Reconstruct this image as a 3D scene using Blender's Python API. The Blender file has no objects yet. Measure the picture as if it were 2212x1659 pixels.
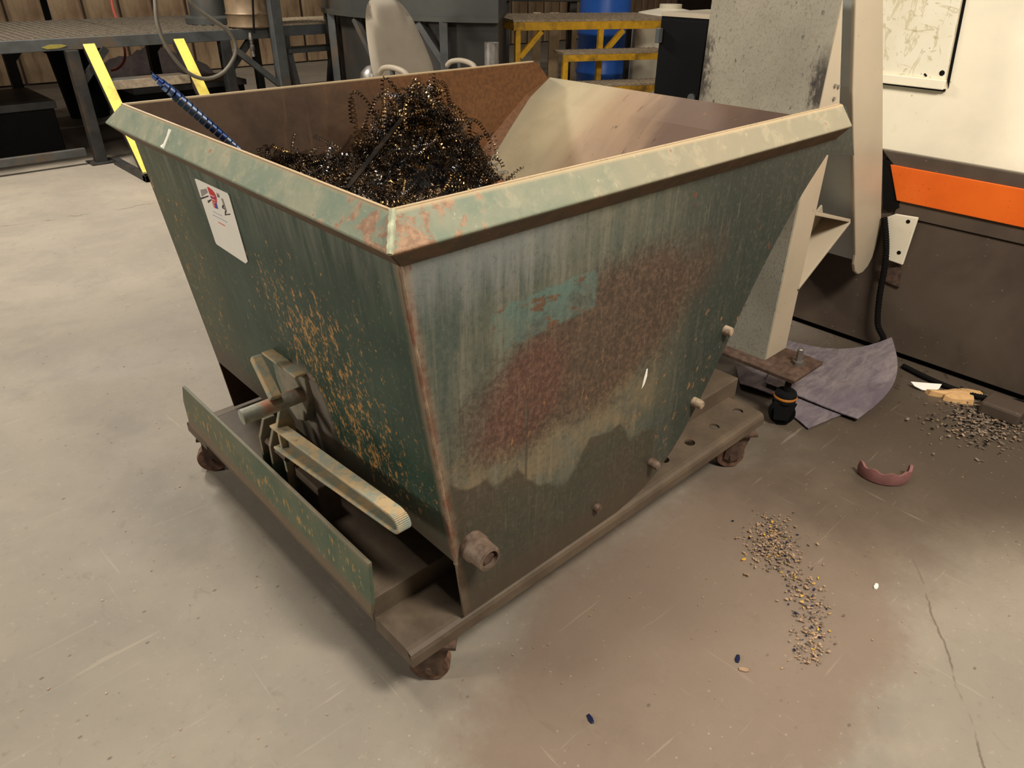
import bpy, bmesh, math, random
import numpy as np
from mathutils import Vector, Matrix

random.seed(7); rng = np.random.default_rng(11)
scene = bpy.context.scene
COL = scene.collection

# ------------------------------------------------------------------ camera
# world axes: origin under the near corner of the hopper, +X along its long side, +Y across its front, Z up
F_PX, PITCH, ROLL, YAW = 1559.2, 0.5314, 0.0106, 0.8205
CAM = np.array([-0.5642, -0.8766, 1.5])
FW = np.array([math.cos(YAW)*math.cos(PITCH), math.sin(YAW)*math.cos(PITCH), -math.sin(PITCH)])
_r = np.array([math.sin(YAW), -math.cos(YAW), 0.0]); _u = np.cross(_r, FW)
RT = math.cos(ROLL)*_r + math.sin(ROLL)*_u
UP = -math.sin(ROLL)*_r + math.cos(ROLL)*_u
cd = bpy.data.cameras.new('camera'); cam = bpy.data.objects.new('camera', cd); COL.objects.link(cam)
cd.sensor_fit = 'HORIZONTAL'; cd.sensor_width = 36.0; cd.lens = 36.0*F_PX/2212.0
cd.clip_start = 0.02; cd.clip_end = 200
m = Matrix.Identity(4)
for i in range(3):
    m[i][0] = RT[i]; m[i][1] = UP[i]; m[i][2] = -FW[i]; m[i][3] = CAM[i]
cam.matrix_world = m
scene.camera = cam

# ------------------------------------------------------------------ world, lamps, exposure
scene.view_settings.view_transform = 'Standard'
scene.view_settings.look = 'None'
scene.view_settings.gamma = 1.0
scene.view_settings.use_curve_mapping = False
scene.view_settings.exposure = 0.0
wd = bpy.data.worlds.new('world'); scene.world = wd; wd.use_nodes = True
bg = wd.node_tree.nodes['Background']
bg.inputs[0].default_value = (0.82, 0.75, 0.66, 1); bg.inputs[1].default_value = 0.10

def lamp(name, loc, target, sx, sy, power, col):
    l = bpy.data.lights.new(name, 'AREA'); l.shape = 'RECTANGLE'; l.size = sx; l.size_y = sy
    l.energy = power; l.color = col
    o = bpy.data.objects.new(name, l); COL.objects.link(o)
    o.location = loc
    o.rotation_euler = (Vector(target)-Vector(loc)).to_track_quat('-Z', 'Y').to_euler()
    return o
WARM = (1.0, 0.92, 0.80)  # the lamps below are all out of view, set for their effect
lamp('unseen_lamp', (-5.0, 2.9, 2.8), (0.6, 0.8, 0.7), 1.2, 0.8, 165, WARM)  # unseen low lamp facing the hopper front, well below ceiling height
lamp('unseen_lamp', (0.4, 5.4, 3.7), (0.6, 4.6, 0), 1.0, 0.5, 215, WARM)
lamp('unseen_lamp', (-0.5, 0.9, 4.6), (-0.2, 0.9, 0), 1.0, 0.5, 62, WARM)  # added unseen fill that brightens the recess behind the front flange
lamp('unseen_lamp', (0.7, -1.9, 3.3), (2.2, -0.4, 0.3), 1.0, 0.5, 148, WARM)
lamp('unseen_lamp', (5.6, 4.6, 5.4), (5.4, 4.4, 0), 1.2, 0.5, 90, WARM)
lamp('unseen_lamp', (3.4, 9.6, 5.0), (3.4, 10.6, 0), 1.2, 0.5, 35, WARM)

def on(ax, val, px, py):
    d = FW+RT*(px-1106)/F_PX+UP*(829.5-py)/F_PX; t = (val-CAM[ax])/d[ax]; return CAM+t*d

# ------------------------------------------------------------------ helpers: materials
def lin(r, g, b):
    f = lambda c: ((c/255.0)/12.92 if c/255.0 <= 0.04045 else (((c/255.0)+0.055)/1.055)**2.4)
    return (f(r), f(g), f(b), 1.0)

class S:
    def __init__(s, m, sock): s.m, s.k = m, sock
    def _o(s, op, b=None, c=None): return s.m.math(op, s, b, c)
    def __add__(s, b): return s._o('ADD', b)
    __radd__ = __add__
    def __mul__(s, b): return s._o('MULTIPLY', b)
    __rmul__ = __mul__
    def __sub__(s, b): return s._o('SUBTRACT', b)
    def __rsub__(s, b): return s.m.math('SUBTRACT', b, s)
    def __truediv__(s, b): return s._o('DIVIDE', b)
    def mn(s, b): return s._o('MINIMUM', b)
    def mx(s, b): return s._o('MAXIMUM', b)
    def abs(s): return s._o('ABSOLUTE')
    def sqrt(s): return s._o('SQRT')
    def pow(s, b): return s._o('POWER', b)
    def st(s, lo, hi): return s.m.step(s, lo, hi)

class Mat:
    def __init__(s, name, space='Object'):
        s.mat = bpy.data.materials.new(name); s.mat.use_nodes = True
        s.t = s.mat.node_tree; s.n = s.t.nodes; s.b = s.n['Principled BSDF']
        tc = s.n.new('ShaderNodeTexCoord'); s.P = S(s, tc.outputs[space])
        sp = s.n.new('ShaderNodeSeparateXYZ'); s.t.links.new(s.P.k, sp.inputs[0])
        s.x, s.y, s.z = (S(s, sp.outputs[i]) for i in range(3))
    def link(s, v, inp):
        if isinstance(v, S): s.t.links.new(v.k, inp)
        else: inp.default_value = v
    def math(s, op, a, b=None, c=None):
        n = s.n.new('ShaderNodeMath'); n.operation = op
        for i, v in enumerate((a, b, c)):
            if v is not None: s.link(v, n.inputs[i])
        return S(s, n.outputs[0])
    def step(s, v, lo, hi):
        n = s.n.new('ShaderNodeMapRange'); n.interpolation_type = 'SMOOTHSTEP'
        s.link(v, n.inputs[0]); s.link(lo, n.inputs[1]); s.link(hi, n.inputs[2])
        return S(s, n.outputs[0])
    def vec(s, sc=(1, 1, 1), off=(0, 0, 0)):
        n = s.n.new('ShaderNodeMapping'); s.t.links.new(s.P.k, n.inputs[0])
        n.inputs['Scale'].default_value = sc; n.inputs['Location'].default_value = off
        return n.outputs[0]
    def noise(s, sc=5, detail=4, rough=.55, dist=0, off=0):
        v = s.vec(sc if isinstance(sc, tuple) else (sc,)*3, (off, off*1.7, off*.6))
        n = s.n.new('ShaderNodeTexNoise'); s.t.links.new(v, n.inputs['Vector'])
        n.inputs['Scale'].default_value = 1; n.inputs['Detail'].default_value = detail
        n.inputs['Roughness'].default_value = rough; n.inputs['Distortion'].default_value = dist
        return S(s, n.outputs[0])
    def vor(s, sc=20, off=0, feature='F1'):
        v = s.vec(sc if isinstance(sc, tuple) else (sc,)*3, (off, off*1.3, off*.7))
        n = s.n.new('ShaderNodeTexVoronoi'); n.feature = feature; s.t.links.new(v, n.inputs['Vector'])
        n.inputs['Scale'].default_value = 1
        return S(s, n.outputs[0])
    def mix(s, f, a, b):
        n = s.n.new('ShaderNodeMix'); n.data_type = 'RGBA'
        s.link(f, n.inputs[0]); s.link(a, n.inputs[6]); s.link(b, n.inputs[7])
        return S(s, n.outputs[2])
    def out(s, col, rough=.6, metal=0., bump=None, bs=.3, bd=.002, spec=None):
        s.link(col, s.b.inputs['Base Color']); s.link(rough, s.b.inputs['Roughness']); s.link(metal, s.b.inputs['Metallic'])
        if spec is not None: s.b.inputs['Specular IOR Level'].default_value = spec
        if bump is not None:
            n = s.n.new('ShaderNodeBump'); n.inputs['Strength'].default_value = bs; n.inputs['Distance'].default_value = bd
            s.link(bump, n.inputs['Height']); s.t.links.new(n.outputs[0], s.b.inputs['Normal'])
        return s.mat

def simple(name, col, rough=.6, metal=0., var=.25, sc=12, dirt=None, damt=.5, spec=None):
    """painted / bare surface with blotchy wear"""
    M = Mat(name)
    n = M.noise(sc, 5, .6); d = M.noise(sc*.35, 4, .6, off=3.1)
    dark = tuple(c*(1-var) for c in col[:3])+(1,); light = tuple(min(1, c*(1+var)) for c in col[:3])+(1,)
    c = M.mix(n.st(.3, .7), dark, light)
    if dirt: c = M.mix(d.st(.62-damt*.25, .78-damt*.1), c, dirt)
    return M.out(c, rough, metal, n, .15, .002, spec)

# ------------------------------------------------------------------ helpers: geometry
class MB:
    def __init__(s): s.v = []; s.f = []
    def add(s, vs, fs):
        o = len(s.v); s.v += [tuple(map(float, p)) for p in vs]; s.f += [tuple(i+o for i in f) for f in fs]; return s
    def box(s, a, b, M=None):
        (x0, y0, z0), (x1, y1, z1) = a, b
        vs = [(x0,y0,z0),(x1,y0,z0),(x1,y1,z0),(x0,y1,z0),(x0,y0,z1),(x1,y0,z1),(x1,y1,z1),(x0,y1,z1)]
        if M is not None: vs = [tuple(M @ Vector(p)) for p in vs]
        return s.add(vs, [(0,3,2,1),(4,5,6,7),(0,1,5,4),(1,2,6,5),(2,3,7,6),(3,0,4,7)])
    def bar(s, p, q, w, h, upv=(0, 0, 1)):
        """rectangular bar from p to q, w across, h along upv"""
        p = Vector(p); q = Vector(q); d = (q-p).normalized(); u = Vector(upv); u = (u-d*u.dot(d))
        if u.length < 1e-5: u = Vector((1, 0, 0))-d*d.x
        u.normalize(); r = d.cross(u)
        vs = [e+r*(sx*w/2)+u*(sy*h/2) for e in (p, q) for sx, sy in ((-1,-1),(1,-1),(1,1),(-1,1))]
        return s.add(vs, [(0,1,2,3),(7,6,5,4),(0,4,5,1),(1,5,6,2),(2,6,7,3),(3,7,4,0)])
    def prism(s, poly, axis, a, b):
        """polygon (2-D) extruded along axis (0/1/2) from a to b"""
        def P(p, t):
            q = list(p); q.insert(axis, t); return q
        n = len(poly)
        s.add([P(p, a) for p in poly]+[P(p, b) for p in poly],
              [tuple(range(n))[::-1], tuple(range(n, 2*n))]+[(i, (i+1) % n, n+(i+1) % n, n+i) for i in range(n)])
        return s
    def tube(s, pts, r, n=10, cap=True, hollow=None):
        pts = [Vector(p) for p in pts]; k = len(pts)
        R = r if hasattr(r, '__len__') else [r]*k
        d0 = (pts[1]-pts[0]).normalized(); u = d0.orthogonal().normalized(); vs = []
        for i in range(k):
            d = (pts[min(i+1, k-1)]-pts[max(i-1, 0)]).normalized()
            u = (u-d*u.dot(d)).normalized(); w = d.cross(u)
            for j in range(n):
                a = 2*math.pi*j/n; vs.append(pts[i]+(u*math.cos(a)+w*math.sin(a))*R[i])
        fs = [(i*n+j, i*n+(j+1) % n, (i+1)*n+(j+1) % n, (i+1)*n+j) for i in range(k-1) for j in range(n)]
        if cap: fs += [tuple(range(n))[::-1], tuple(range((k-1)*n, k*n))]
        return s.add(vs, fs)
    def lathe(s, prof, n=24, c=(0, 0, 0), ax=2, close=False):
        """profile of (radius, height) turned about an axis through c"""
        vs = []
        for r, h in prof:
            for j in range(n):
                a = 2*math.pi*j/n; q = [r*math.cos(a), r*math.sin(a)]; q.insert(ax, h)
                vs.append((q[0]+c[0], q[1]+c[1], q[2]+c[2]))
        k = len(prof)
        fs = [(i*n+j, i*n+(j+1) % n, (i+1)*n+(j+1) % n, (i+1)*n+j) for i in range(k-1) for j in range(n)]
        if close: fs += [((k-1)*n+j, (k-1)*n+(j+1) % n, (j+1) % n, j) for j in range(n)]
        else: fs += [tuple(range(n))[::-1], tuple(range((k-1)*n, k*n))]
        return s.add(vs, fs)
    def build(s, name, mat, parent=None, bevel=0, smooth=False, seg=2):
        me = bpy.data.meshes.new(name); me.from_pydata(s.v, [], s.f); me.validate()
        bm = bmesh.new(); bm.from_mesh(me); bmesh.ops.recalc_face_normals(bm, faces=bm.faces)
        if bevel:
            es = [e for e in bm.edges if len(e.link_faces) == 2 and e.calc_face_angle(0) > .5]
            bmesh.ops.bevel(bm, geom=es, offset=bevel, segments=seg, profile=.5, affect='EDGES', clamp_overlap=True)
        if smooth:
            for f in bm.faces: f.smooth = True
            for e in bm.edges:
                if len(e.link_faces) == 2 and e.calc_face_angle(0) > .7: e.smooth = False
        bm.to_mesh(me); bm.free()
        me.materials.append(mat)
        o = bpy.data.objects.new(name, me); COL.objects.link(o)
        if parent is not None: o.parent = parent
        return o

def box(a, b): return MB().box(a, b)
def tag(o, label=None, cat=None, group=None, kind=None):
    if label: o['label'] = label
    if cat: o['category'] = cat
    if group: o['group'] = group
    if kind: o['kind'] = kind
    return o
def thing(name, label, cat, loc=(0, 0, 0), rz=0, group=None):
    o = bpy.data.objects.new(name, None); o.empty_display_size = .1; COL.objects.link(o)
    o.location = loc; o.rotation_euler = (0, 0, rz)
    return tag(o, label, cat, group)
def spline(ps, n=10):
    ps = [np.array(p, float) for p in ps]; ps = [2*ps[0]-ps[1]]+ps+[2*ps[-1]-ps[-2]]; out = []
    for i in range(1, len(ps)-2):
        a, b, c, d = ps[i-1:i+3]
        for k in range(n):
            t = k/n
            out.append(.5*((2*b)+(c-a)*t+(2*a-5*b+4*c-d)*t*t+(3*b-a-3*c+d)*t**3))
    out.append(ps[-2]); return out
def plate_holes(mb, x0, x1, y0, y1, z0, z1, holes, r, n=24):
    """horizontal plate with round holes, cut into cells along x"""
    holes = sorted(holes); hy = (y0+y1)/2 if not holes else holes[0][1]
    cuts = [x0]
    for (hx, _) in holes: cuts += [hx-r*1.6, hx+r*1.6]
    cuts.append(x1)
    for i in range(len(cuts)-1):
        a, b = cuts[i], cuts[i+1]
        if i % 2 == 0: mb.box((a, y0, z0), (b, y1, z1)); continue
        cx, cy = holes[i//2]; ring = []
        for j in range(n):
            t = 2*math.pi*(j+.5)/n; c, s_ = math.cos(t), math.sin(t)
            k = min((abs((b if c > 0 else a)-cx)/max(abs(c), 1e-6)), (abs((y1 if s_ > 0 else y0)-cy)/max(abs(s_), 1e-6)))
            ring.append((cx+c*k, cy+s_*k, cx+c*r, cy+s_*r))
        corners = [(b, y1), (a, y1), (a, y0), (b, y0)]
        vs = []
        for zz in (z0, z1):
            vs += [(q[0], q[1], zz) for q in ring]+[(q[2], q[3], zz) for q in ring]+[(cxx, cyy, zz) for cxx, cyy in corners]
        o = 2*n+4; fs = []
        ang = [math.atan2(q[1]-cy, q[0]-cx) % (2*math.pi) for q in ring]
        ca = [math.atan2(q[1]-cy, q[0]-cx) % (2*math.pi) for q in corners]
        for base in (0, o):
            for j in range(n):
                j2 = (j+1) % n; f = [base+j]
                hi = ang[j2] if ang[j2] > ang[j] else ang[j2]+2*math.pi
                for q in range(4):
                    if ang[j] < ca[q] < hi: f.append(base+2*n+q)
                f += [base+j2, base+n+j2, base+n+j]; fs.append(tuple(f))
        for j in range(n):
            j2 = (j+1) % n; fs.append((n+j, n+j2, o+n+j2, o+n+j))
        mb.add(vs, fs)
    return mb

# ------------------------------------------------------------------ materials
def mat_floor():
    M = Mat('concrete_floor')
    big = M.noise(.9, 5, .6, .4); mid = M.noise(4, 6, .65, .2, 2); fine = M.noise(38, 5, .7, 0, 5); grit = M.noise(150, 3, .6, 0, 9)
    c = M.mix(big.st(.3, .72), lin(136, 128, 116), lin(156, 146, 131))
    c = M.mix(mid.st(.45, .7)*.75, c, lin(134, 126, 115))
    c = M.mix(M.noise((16, 9, 1), 5, .7, .5, 44).st(.6, .72)*.3, c, lin(108, 98, 86))
    c = M.mix(fine.st(.58, .75)*.35, c, lin(186, 174, 155))
    c = M.mix(fine.st(.42, .25)*.4, c, lin(104, 96, 86))
    # brown oily stain beside the hopper, own ragged outline
    sx = (M.x-.78)/.98; sy = (M.y+.28)/.42
    e = (sx*sx+sy*sy).sqrt()+(M.noise(2.6, 5, .6, .3, 7)-.5)*.9+(fine-.5)*.25
    c = M.mix(e.st(1.12, .75)*.6, c, lin(122, 98, 82))
    # grime and hopper shade, both put into the floor colour towards the machine
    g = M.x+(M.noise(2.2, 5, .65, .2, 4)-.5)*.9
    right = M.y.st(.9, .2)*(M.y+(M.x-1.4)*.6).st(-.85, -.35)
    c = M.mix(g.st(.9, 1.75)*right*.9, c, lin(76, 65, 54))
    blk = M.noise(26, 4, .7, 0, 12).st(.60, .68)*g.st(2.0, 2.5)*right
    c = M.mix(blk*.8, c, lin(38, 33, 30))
    # dust scuffs, scratches
    sc1 = M.noise((3, 60, 1), 3, .6, .6, 3).st(.66, .74); sc2 = M.noise((55, 4, 1), 3, .6, .7, 6).st(.67, .75)
    c = M.mix((sc1+sc2)*.15, c, lin(206, 192, 168))
    sp = M.vor(34, 2).st(.13, .06)*M.noise(5, 3, .5, 0, 8).st(.45, .6)
    c = M.mix(sp*.3, c, lin(196, 184, 162))
    pit = M.vor((13, 20, 13), 5).st(.10, .04)*M.noise(3, 3, .5, 0, 15).st(.44, .56)
    c = M.mix(pit*.8, c, lin(96, 86, 76))
    under_shade = (M.y+(M.noise(2, 5, .65, .3, 33)-.5)*1.2).st(5.9, 6.7)*M.x.st(3.6, 2.6)  # floor under the platform darkened, its shade put into the colour
    c = M.mix(under_shade*.8, c, lin(66, 56, 47))
    # two long cracks
    w = (M.noise(7, 4, .6, 0, 20)-.5)*.09+(M.noise(40, 3, .6, 0, 21)-.5)*.02
    l1 = (M.y+.901-(M.x-.829)*.675+w*.5).abs().st(.005, .001)*M.x.st(1.5, 1.15)*M.noise(9, 3, .6, 0, 29).st(.30, .5)
    l2 = (M.y-4.63+M.x*.127+w*1.6).abs().st(.012, .003)*M.noise(3, 3, .6, 0, 23).st(.42, .55)
    cr = l1.mx(l2)
    c = M.mix(cr*.65, c, lin(84, 74, 62))
    r = M.noise(1.6, 4, .6, .3, 17)
    shine = M.x.st(.5, 1.3)*M.y.st(.4, -.2)*(1-e.st(1.15, .9)*.7)
    rough = .66-r.st(.4, .7)*.12-shine*(.36+(mid-.5)*.3)
    h = fine*.6+grit*.25-cr*1.2-pit*.6+sp*.3
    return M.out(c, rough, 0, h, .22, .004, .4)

GREEN = lin(44, 68, 57)
def mat_front():
    M = Mat('weathered_green_front_paint')
    n = M.noise(6, 5, .6); st = M.noise((30, 34, 2.2), 5, .65, .2, 2); fl = M.noise((110, 120, 78), 5, .70, .15, 4)
    fl2 = M.noise((42, 48, 24), 5, .65, .15, 8)
    c = M.mix(n.st(.35, .7), lin(34, 58, 48), lin(50, 74, 62))
    # dull olive film on the far half
    far = (M.y+(n-.5)*.3).st(.78, 1.12)
    c = M.mix(far*.6, c, lin(80, 84, 62))
    c = M.mix(st.st(.58, .75)*.35, c, lin(104, 112, 92))
    # grey bleach under the rim
    c = M.mix(M.z.st(.92, 1.08)*st.st(.38, .62)*.55, c, lin(112, 116, 104))
    # rust flecks, thickest down the middle and at the far edge
    dy = (M.y-.42+(.7-M.z)*.35).abs(); dens = dy.st(.50, .04)*M.z.st(1.10, .8)*M.z.st(.36, .5)
    dens = dens.mx(M.y.st(.86, 1.1)*.6*M.z.st(1.1, .95))
    t = .645-dens*.12
    f1 = M.step(fl*.55+fl2*.45, t-.015, t+.03)
    c = M.mix(f1*.85, c, M.mix(fl2.st(.4, .65), lin(150, 122, 76), lin(196, 142, 78)))
    f3 = M.step(M.noise((150, 160, 90), 4, .65, .1, 17), .60, .68)*M.noise(7, 4, .6, .2, 19).st(.38, .6)
    c = M.mix(f3*.55, c, lin(150, 136, 98))
    v3 = M.noise((60, 70, 3.0), 4, .6, .15, 27)
    c = M.mix(v3.st(.60, .72)*.28, c, lin(110, 118, 98)); c = M.mix(v3.st(.42, .30)*.5, c, lin(24, 48, 40))
    c = M.mix(M.z.st(1.164, 1.169), c, lin(190, 166, 132))
    # rusty weld line at the near corner
    cor = M.y+(n-.5)*.03
    c = M.mix(cor.st(.068, .047)*.6, c, lin(150, 122, 96))
    # brown grime above the frame
    low = (M.z+(M.noise(5, 4, .6, .2, 9)-.5)*.14).st(.50, .40)
    c = M.mix(low*.8, c, lin(78, 66, 54))
    # a dull round worn patch by the latch
    py = M.y-.575; pz = (M.z-.54)*.75
    pt = (py*py+pz*pz).sqrt()+(n-.5)*.05
    c = M.mix(pt.st(.105, .07)*.85, c, lin(126, 116, 106))
    sc = M.noise((9, 9, 120), 2, .5, .8, 14).st(.71, .73)
    c = M.mix(sc*.3, c, lin(110, 140, 120))
    return M.out(c, .48, 0, n+f1*.5, .25, .003, .45)

def mat_side():
    M = Mat('weathered_green_side_paint')
    n = M.noise(5, 6, .65, .3); st = M.noise((42, 30, 2.4), 5, .65, .15, 2); gr = M.noise(95, 4, .7, 0, 4); md = M.noise(13, 5, .65, .3, 6)
    c = M.mix(n.st(.32, .7), lin(70, 80, 72), lin(96, 94, 80))
    c = M.mix(st.st(.45, .7)*.6, c, lin(124, 118, 100))
    c = M.mix(st.st(.42, .28)*.6, c, lin(48, 62, 58))
    # darker green towards the discharge end, deepened by rim shade put into the colour
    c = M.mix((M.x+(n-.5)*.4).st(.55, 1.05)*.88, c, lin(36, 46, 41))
    # bluish bleach under the rim at the near corner
    b = (M.z+(st-.5)*.2).st(.93, 1.06)*M.x.st(.6, .25)
    c = M.mix(b*.6, c, lin(126, 130, 128))
    # tan film low down
    tn = (M.z-.56-(M.x-.4)*.12+(n-.5)*.2).abs().st(.2, .05)*M.x.st(.9, .7)
    c = M.mix(tn*.5*md.st(.3, .6), c, lin(136, 116, 86))
    # rust cloud
    rx = (M.x-.56-(M.z-.76)*.7)/.40; rz = (M.z-.76)/.21
    rr = (rx*rx+rz*rz).sqrt()+(n-.5)*1.2+(gr-.5)*.5
    c = M.mix(rr.st(1.15, .6)*.85, c, M.mix(gr.st(.4, .6), lin(66, 52, 42), lin(88, 64, 50)))
    rx = (M.x-.32-(M.z-.72)*.35)/.14; rz = (M.z-.71)/.14
    rr = (rx*rx+rz*rz).sqrt()+(n-.5)*.7+(gr-.5)*.6
    c = M.mix(rr.st(1.1, .6)*.6, c, M.mix(gr.st(.4, .6), lin(84, 56, 48), lin(104, 68, 56)))
    # where a decal once was: cleaner teal strip with rust spots
    wob = (md-.5)*.03+(gr-.5)*.012
    top = .942+(M.x-.3)*.03+wob*1.6-M.z; bot = M.z-(.846+(M.x-.222)*.045+wob*.3)
    lft = M.x-.235-(.95-M.z)*.3+(n-.5)*.5+(md-.5)*.2; rgt = .535-M.x+wob*.5
    tl = top.mn(bot).mn(rgt).mn(lft).st(-.004, .006)
    spots = M.noise((13, 13, 24), 5, .65, .2, 23).st(.55, .59)
    c = M.mix(tl*(1-spots*.9)*(.35+md.st(.35, .6)*.4), c, lin(86, 112, 104))
    c = M.mix(tl*spots*.8, c, lin(98, 68, 48))
    # orange pitting
    pit = M.step(M.noise((46, 46, 34), 4, .6, .3, 31), .66-M.x.st(.2, .6)*M.z.st(.75, .5)*.06, .72)*M.z.st(.8, .6)
    c = M.mix(pit*.75, c, lin(166, 118, 72))
    red = M.noise((40, 40, 22), 3, .6, .4, 37).st(.71, .74)
    c = M.mix(red*.7, c, lin(122, 62, 44))
    # wet waterline with scalloped edge
    lvl = .60-(M.x-.11)*.55+(M.x-.44).mx(0.)*.75-(M.x-.66).mx(0.)*.9
    scal = (M.vor((9, 1, 5), 3)-.4)*.12+(M.noise(16, 4, .6, 0, 41)-.5)*.04
    wet = M.step(M.z-lvl-scal, .012, -.004)*M.x.st(.86, .8)
    dr = (M.x-.335+(M.noise(12, 3, .5, 0, 43)-.5)*.012).abs().st(.0045, .002)*M.z.st(.73, .68)
    wet = wet.mx(dr*.8)
    c = M.mix(wet*.88, c, M.mix(n.st(.3, .7), lin(58, 60, 48), lin(66, 58, 48)))
    # rusty corner weld and a bare white chip
    edge = M.x-(.131-(M.z-.376)*.123)+(md-.5)*.02
    c = M.mix(edge.st(.024, .004)*.65, c, M.mix(md.st(.45, .6), lin(136, 116, 96), lin(120, 74, 54)))
    c = M.mix(M.z.st(1.164, 1.169), c, lin(190, 166, 132))
    c = M.mix(gr.st(.5, .72)*.14, c, lin(150, 140, 120)); c = M.mix(gr.st(.48, .3)*.3, c, lin(40, 42, 38))
    vs = M.noise((150, 80, 7), 4, .65, .1, 51)
    c = M.mix(vs.st(.56, .72)*.22, c, lin(142, 132, 112))
    wx = (M.x-.742+(M.z-.6)*.0)*70; wz = (M.z-.598)*26
    c = M.mix((wx*wx+wz*wz).sqrt().st(1.1, .8)*0, c, lin(240, 236, 228))
    # brown dust along the bottom
    c = M.mix((M.z+(n-.5)*.1).st(.34, .22)*.7, c, lin(74, 62, 50))
    return M.out(c, .55-wet*.18, 0, n*.5+gr*.6+pit*.4, .3, .003, .4)

def mat_rim():
    M = Mat('chalky_green_rim_paint')
    n = M.noise(9, 5, .65, .3); md = M.noise(22, 5, .65, .3, 3); ln = M.noise((70, 70, 70), 4, .65, .2, 6)
    c = M.mix(n.st(.32, .66), lin(116, 130, 112), lin(142, 143, 122))
    c = M.mix(M.x.st(.1, .9)*.7, c, lin(154, 140, 117))
    c = M.mix(md.st(.5, .68)*.45, c, lin(178, 168, 142))
    # bare rust near the corner
    d = ((M.x-.02)*(M.x-.02)+(M.y-.02)*(M.y-.02)).sqrt()
    rz = md+d.st(.28, .04)*.16
    c = M.mix(rz.st(.64, .70)*.8, c, M.mix(ln.st(.4, .6), lin(172, 132, 102), lin(140, 98, 74)))
    c = M.mix(M.z.st(1.1175, 1.110), c, M.mix(md.st(.4, .65), lin(84, 70, 54), lin(104, 80, 58)))
    c = M.mix(ln.st(.66, .72)*.5, c, lin(200, 190, 160))
    e = M.z.st(1.163, 1.170)
    c = M.mix(e*.7, c, lin(196, 172, 136))
    return M.out(c, .62, 0, md+ln*.5, .3, .003, .35)

def mat_inner():
    M = Mat('rusty_inner_wall')
    n = M.noise(5, 6, .65, .3); f = M.noise(70, 4, .7, 0, 3); s = M.noise((22, 22, 2.5), 4, .6, .2, 5)
    c = M.mix(n.st(.3, .7), lin(70, 54, 43), lin(92, 72, 56))
    o = (M.x+(n-.5)*.5).st(.55, 1.0)
    c = M.mix(o*.75, c, M.mix(f.st(.35, .65), lin(98, 62, 32), lin(124, 80, 42)))
    c = M.mix(s.st(.60, .74)*.22, c, lin(140, 104, 66))
    c = M.mix(f.st(.66, .72)*.4, c, lin(60, 48, 38))
    e = M.z.st(1.164, 1.170)
    c = M.mix(e*.8, c, lin(214, 190, 150))
    return M.out(c, .55, .1, f+n, .25, .002, .4)

def mat_chute():
    M = Mat('worn_cream_chute_plate')
    n = M.noise(4, 6, .65, .3); w = M.noise((1.2, 9, 1.2), 5, .6, .2, 3); f = M.noise(60, 4, .7, 0, 5)
    c = M.mix(n.st(.3, .7), lin(182, 167, 136), lin(164, 150, 122))
    c = M.mix(w.st(.50, .70)*.35, c, lin(176, 148, 116))
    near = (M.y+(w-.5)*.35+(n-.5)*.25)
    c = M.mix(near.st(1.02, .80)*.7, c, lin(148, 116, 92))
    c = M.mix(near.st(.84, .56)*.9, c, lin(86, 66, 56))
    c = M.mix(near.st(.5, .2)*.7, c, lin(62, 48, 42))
    c = M.mix(M.y.st(1.12, 1.2)*.55, c, lin(160, 154, 132))
    bs = M.noise((14, 60, 14), 4, .7, .3, 9).st(.63, .68)*(M.y-.66).abs().st(.3, .05)
    c = M.mix(bs*.8, c, lin(74, 58, 46))
    rs = M.noise(28, 4, .65, 0, 12).st(.66, .72)
    c = M.mix(rs*.35, c, lin(176, 120, 70))
    return M.out(c, .5, .1, n+f*.4, .2, .002, .4)

def mat_frame():
    M = Mat('brown_grimy_steel')
    n = M.noise(7, 5, .65, .2); f = M.noise(60, 4, .7, 0, 3)
    c = M.mix(n.st(.3, .7), lin(84, 72, 60), lin(104, 90, 74))
    c = M.mix(f.st(.6, .72)*.4, c, lin(60, 50, 42))
    c = M.mix(M.noise(18, 4, .6, .2, 6).st(.64, .74)*.35, c, lin(110, 66, 46))
    return M.out(c, .58, .05, f, .2, .002, .35)

def mat_flange():
    M = Mat('green_flange_paint')
    n = M.noise(8, 5, .65, .2); fl = M.noise((60, 60, 26), 5, .65, .2, 4)
    c = M.mix(n.st(.3, .7), lin(72, 92, 74), lin(100, 106, 84))
    far = M.y.st(.6, 1.1)
    c = M.mix(far*.5, c, lin(104, 98, 76))
    t = .62-(M.z-.29).abs().st(.06, .0)*.07
    c = M.mix(M.step(fl, t, t+.05)*.8, c, lin(180, 138, 76))
    c = M.mix((M.z+(n-.5)*.05).st(.255, .235)*.85, c, lin(112, 94, 74))
    c = M.mix(M.z.st(.362, .374)*.6, c, lin(140, 124, 104))
    return M.out(c, .55, 0, n+fl, .25, .002, .4)

def mat_pale():
    M = Mat('flaking_pale_paint_bar')
    n = M.noise(24, 5, .65, .2); f = M.noise((60, 60, 60), 4, .65, 0, 3)
    c = M.mix(n.st(.38, .6), lin(140, 146, 132), lin(184, 160, 122))
    c = M.mix(f.st(.58, .68)*.6, c, lin(184, 134, 92))
    c = M.mix(f.st(.36, .28)*.6, c, lin(110, 92, 70))
    return M.out(c, .6, 0, f, .3, .002, .35)

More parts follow.
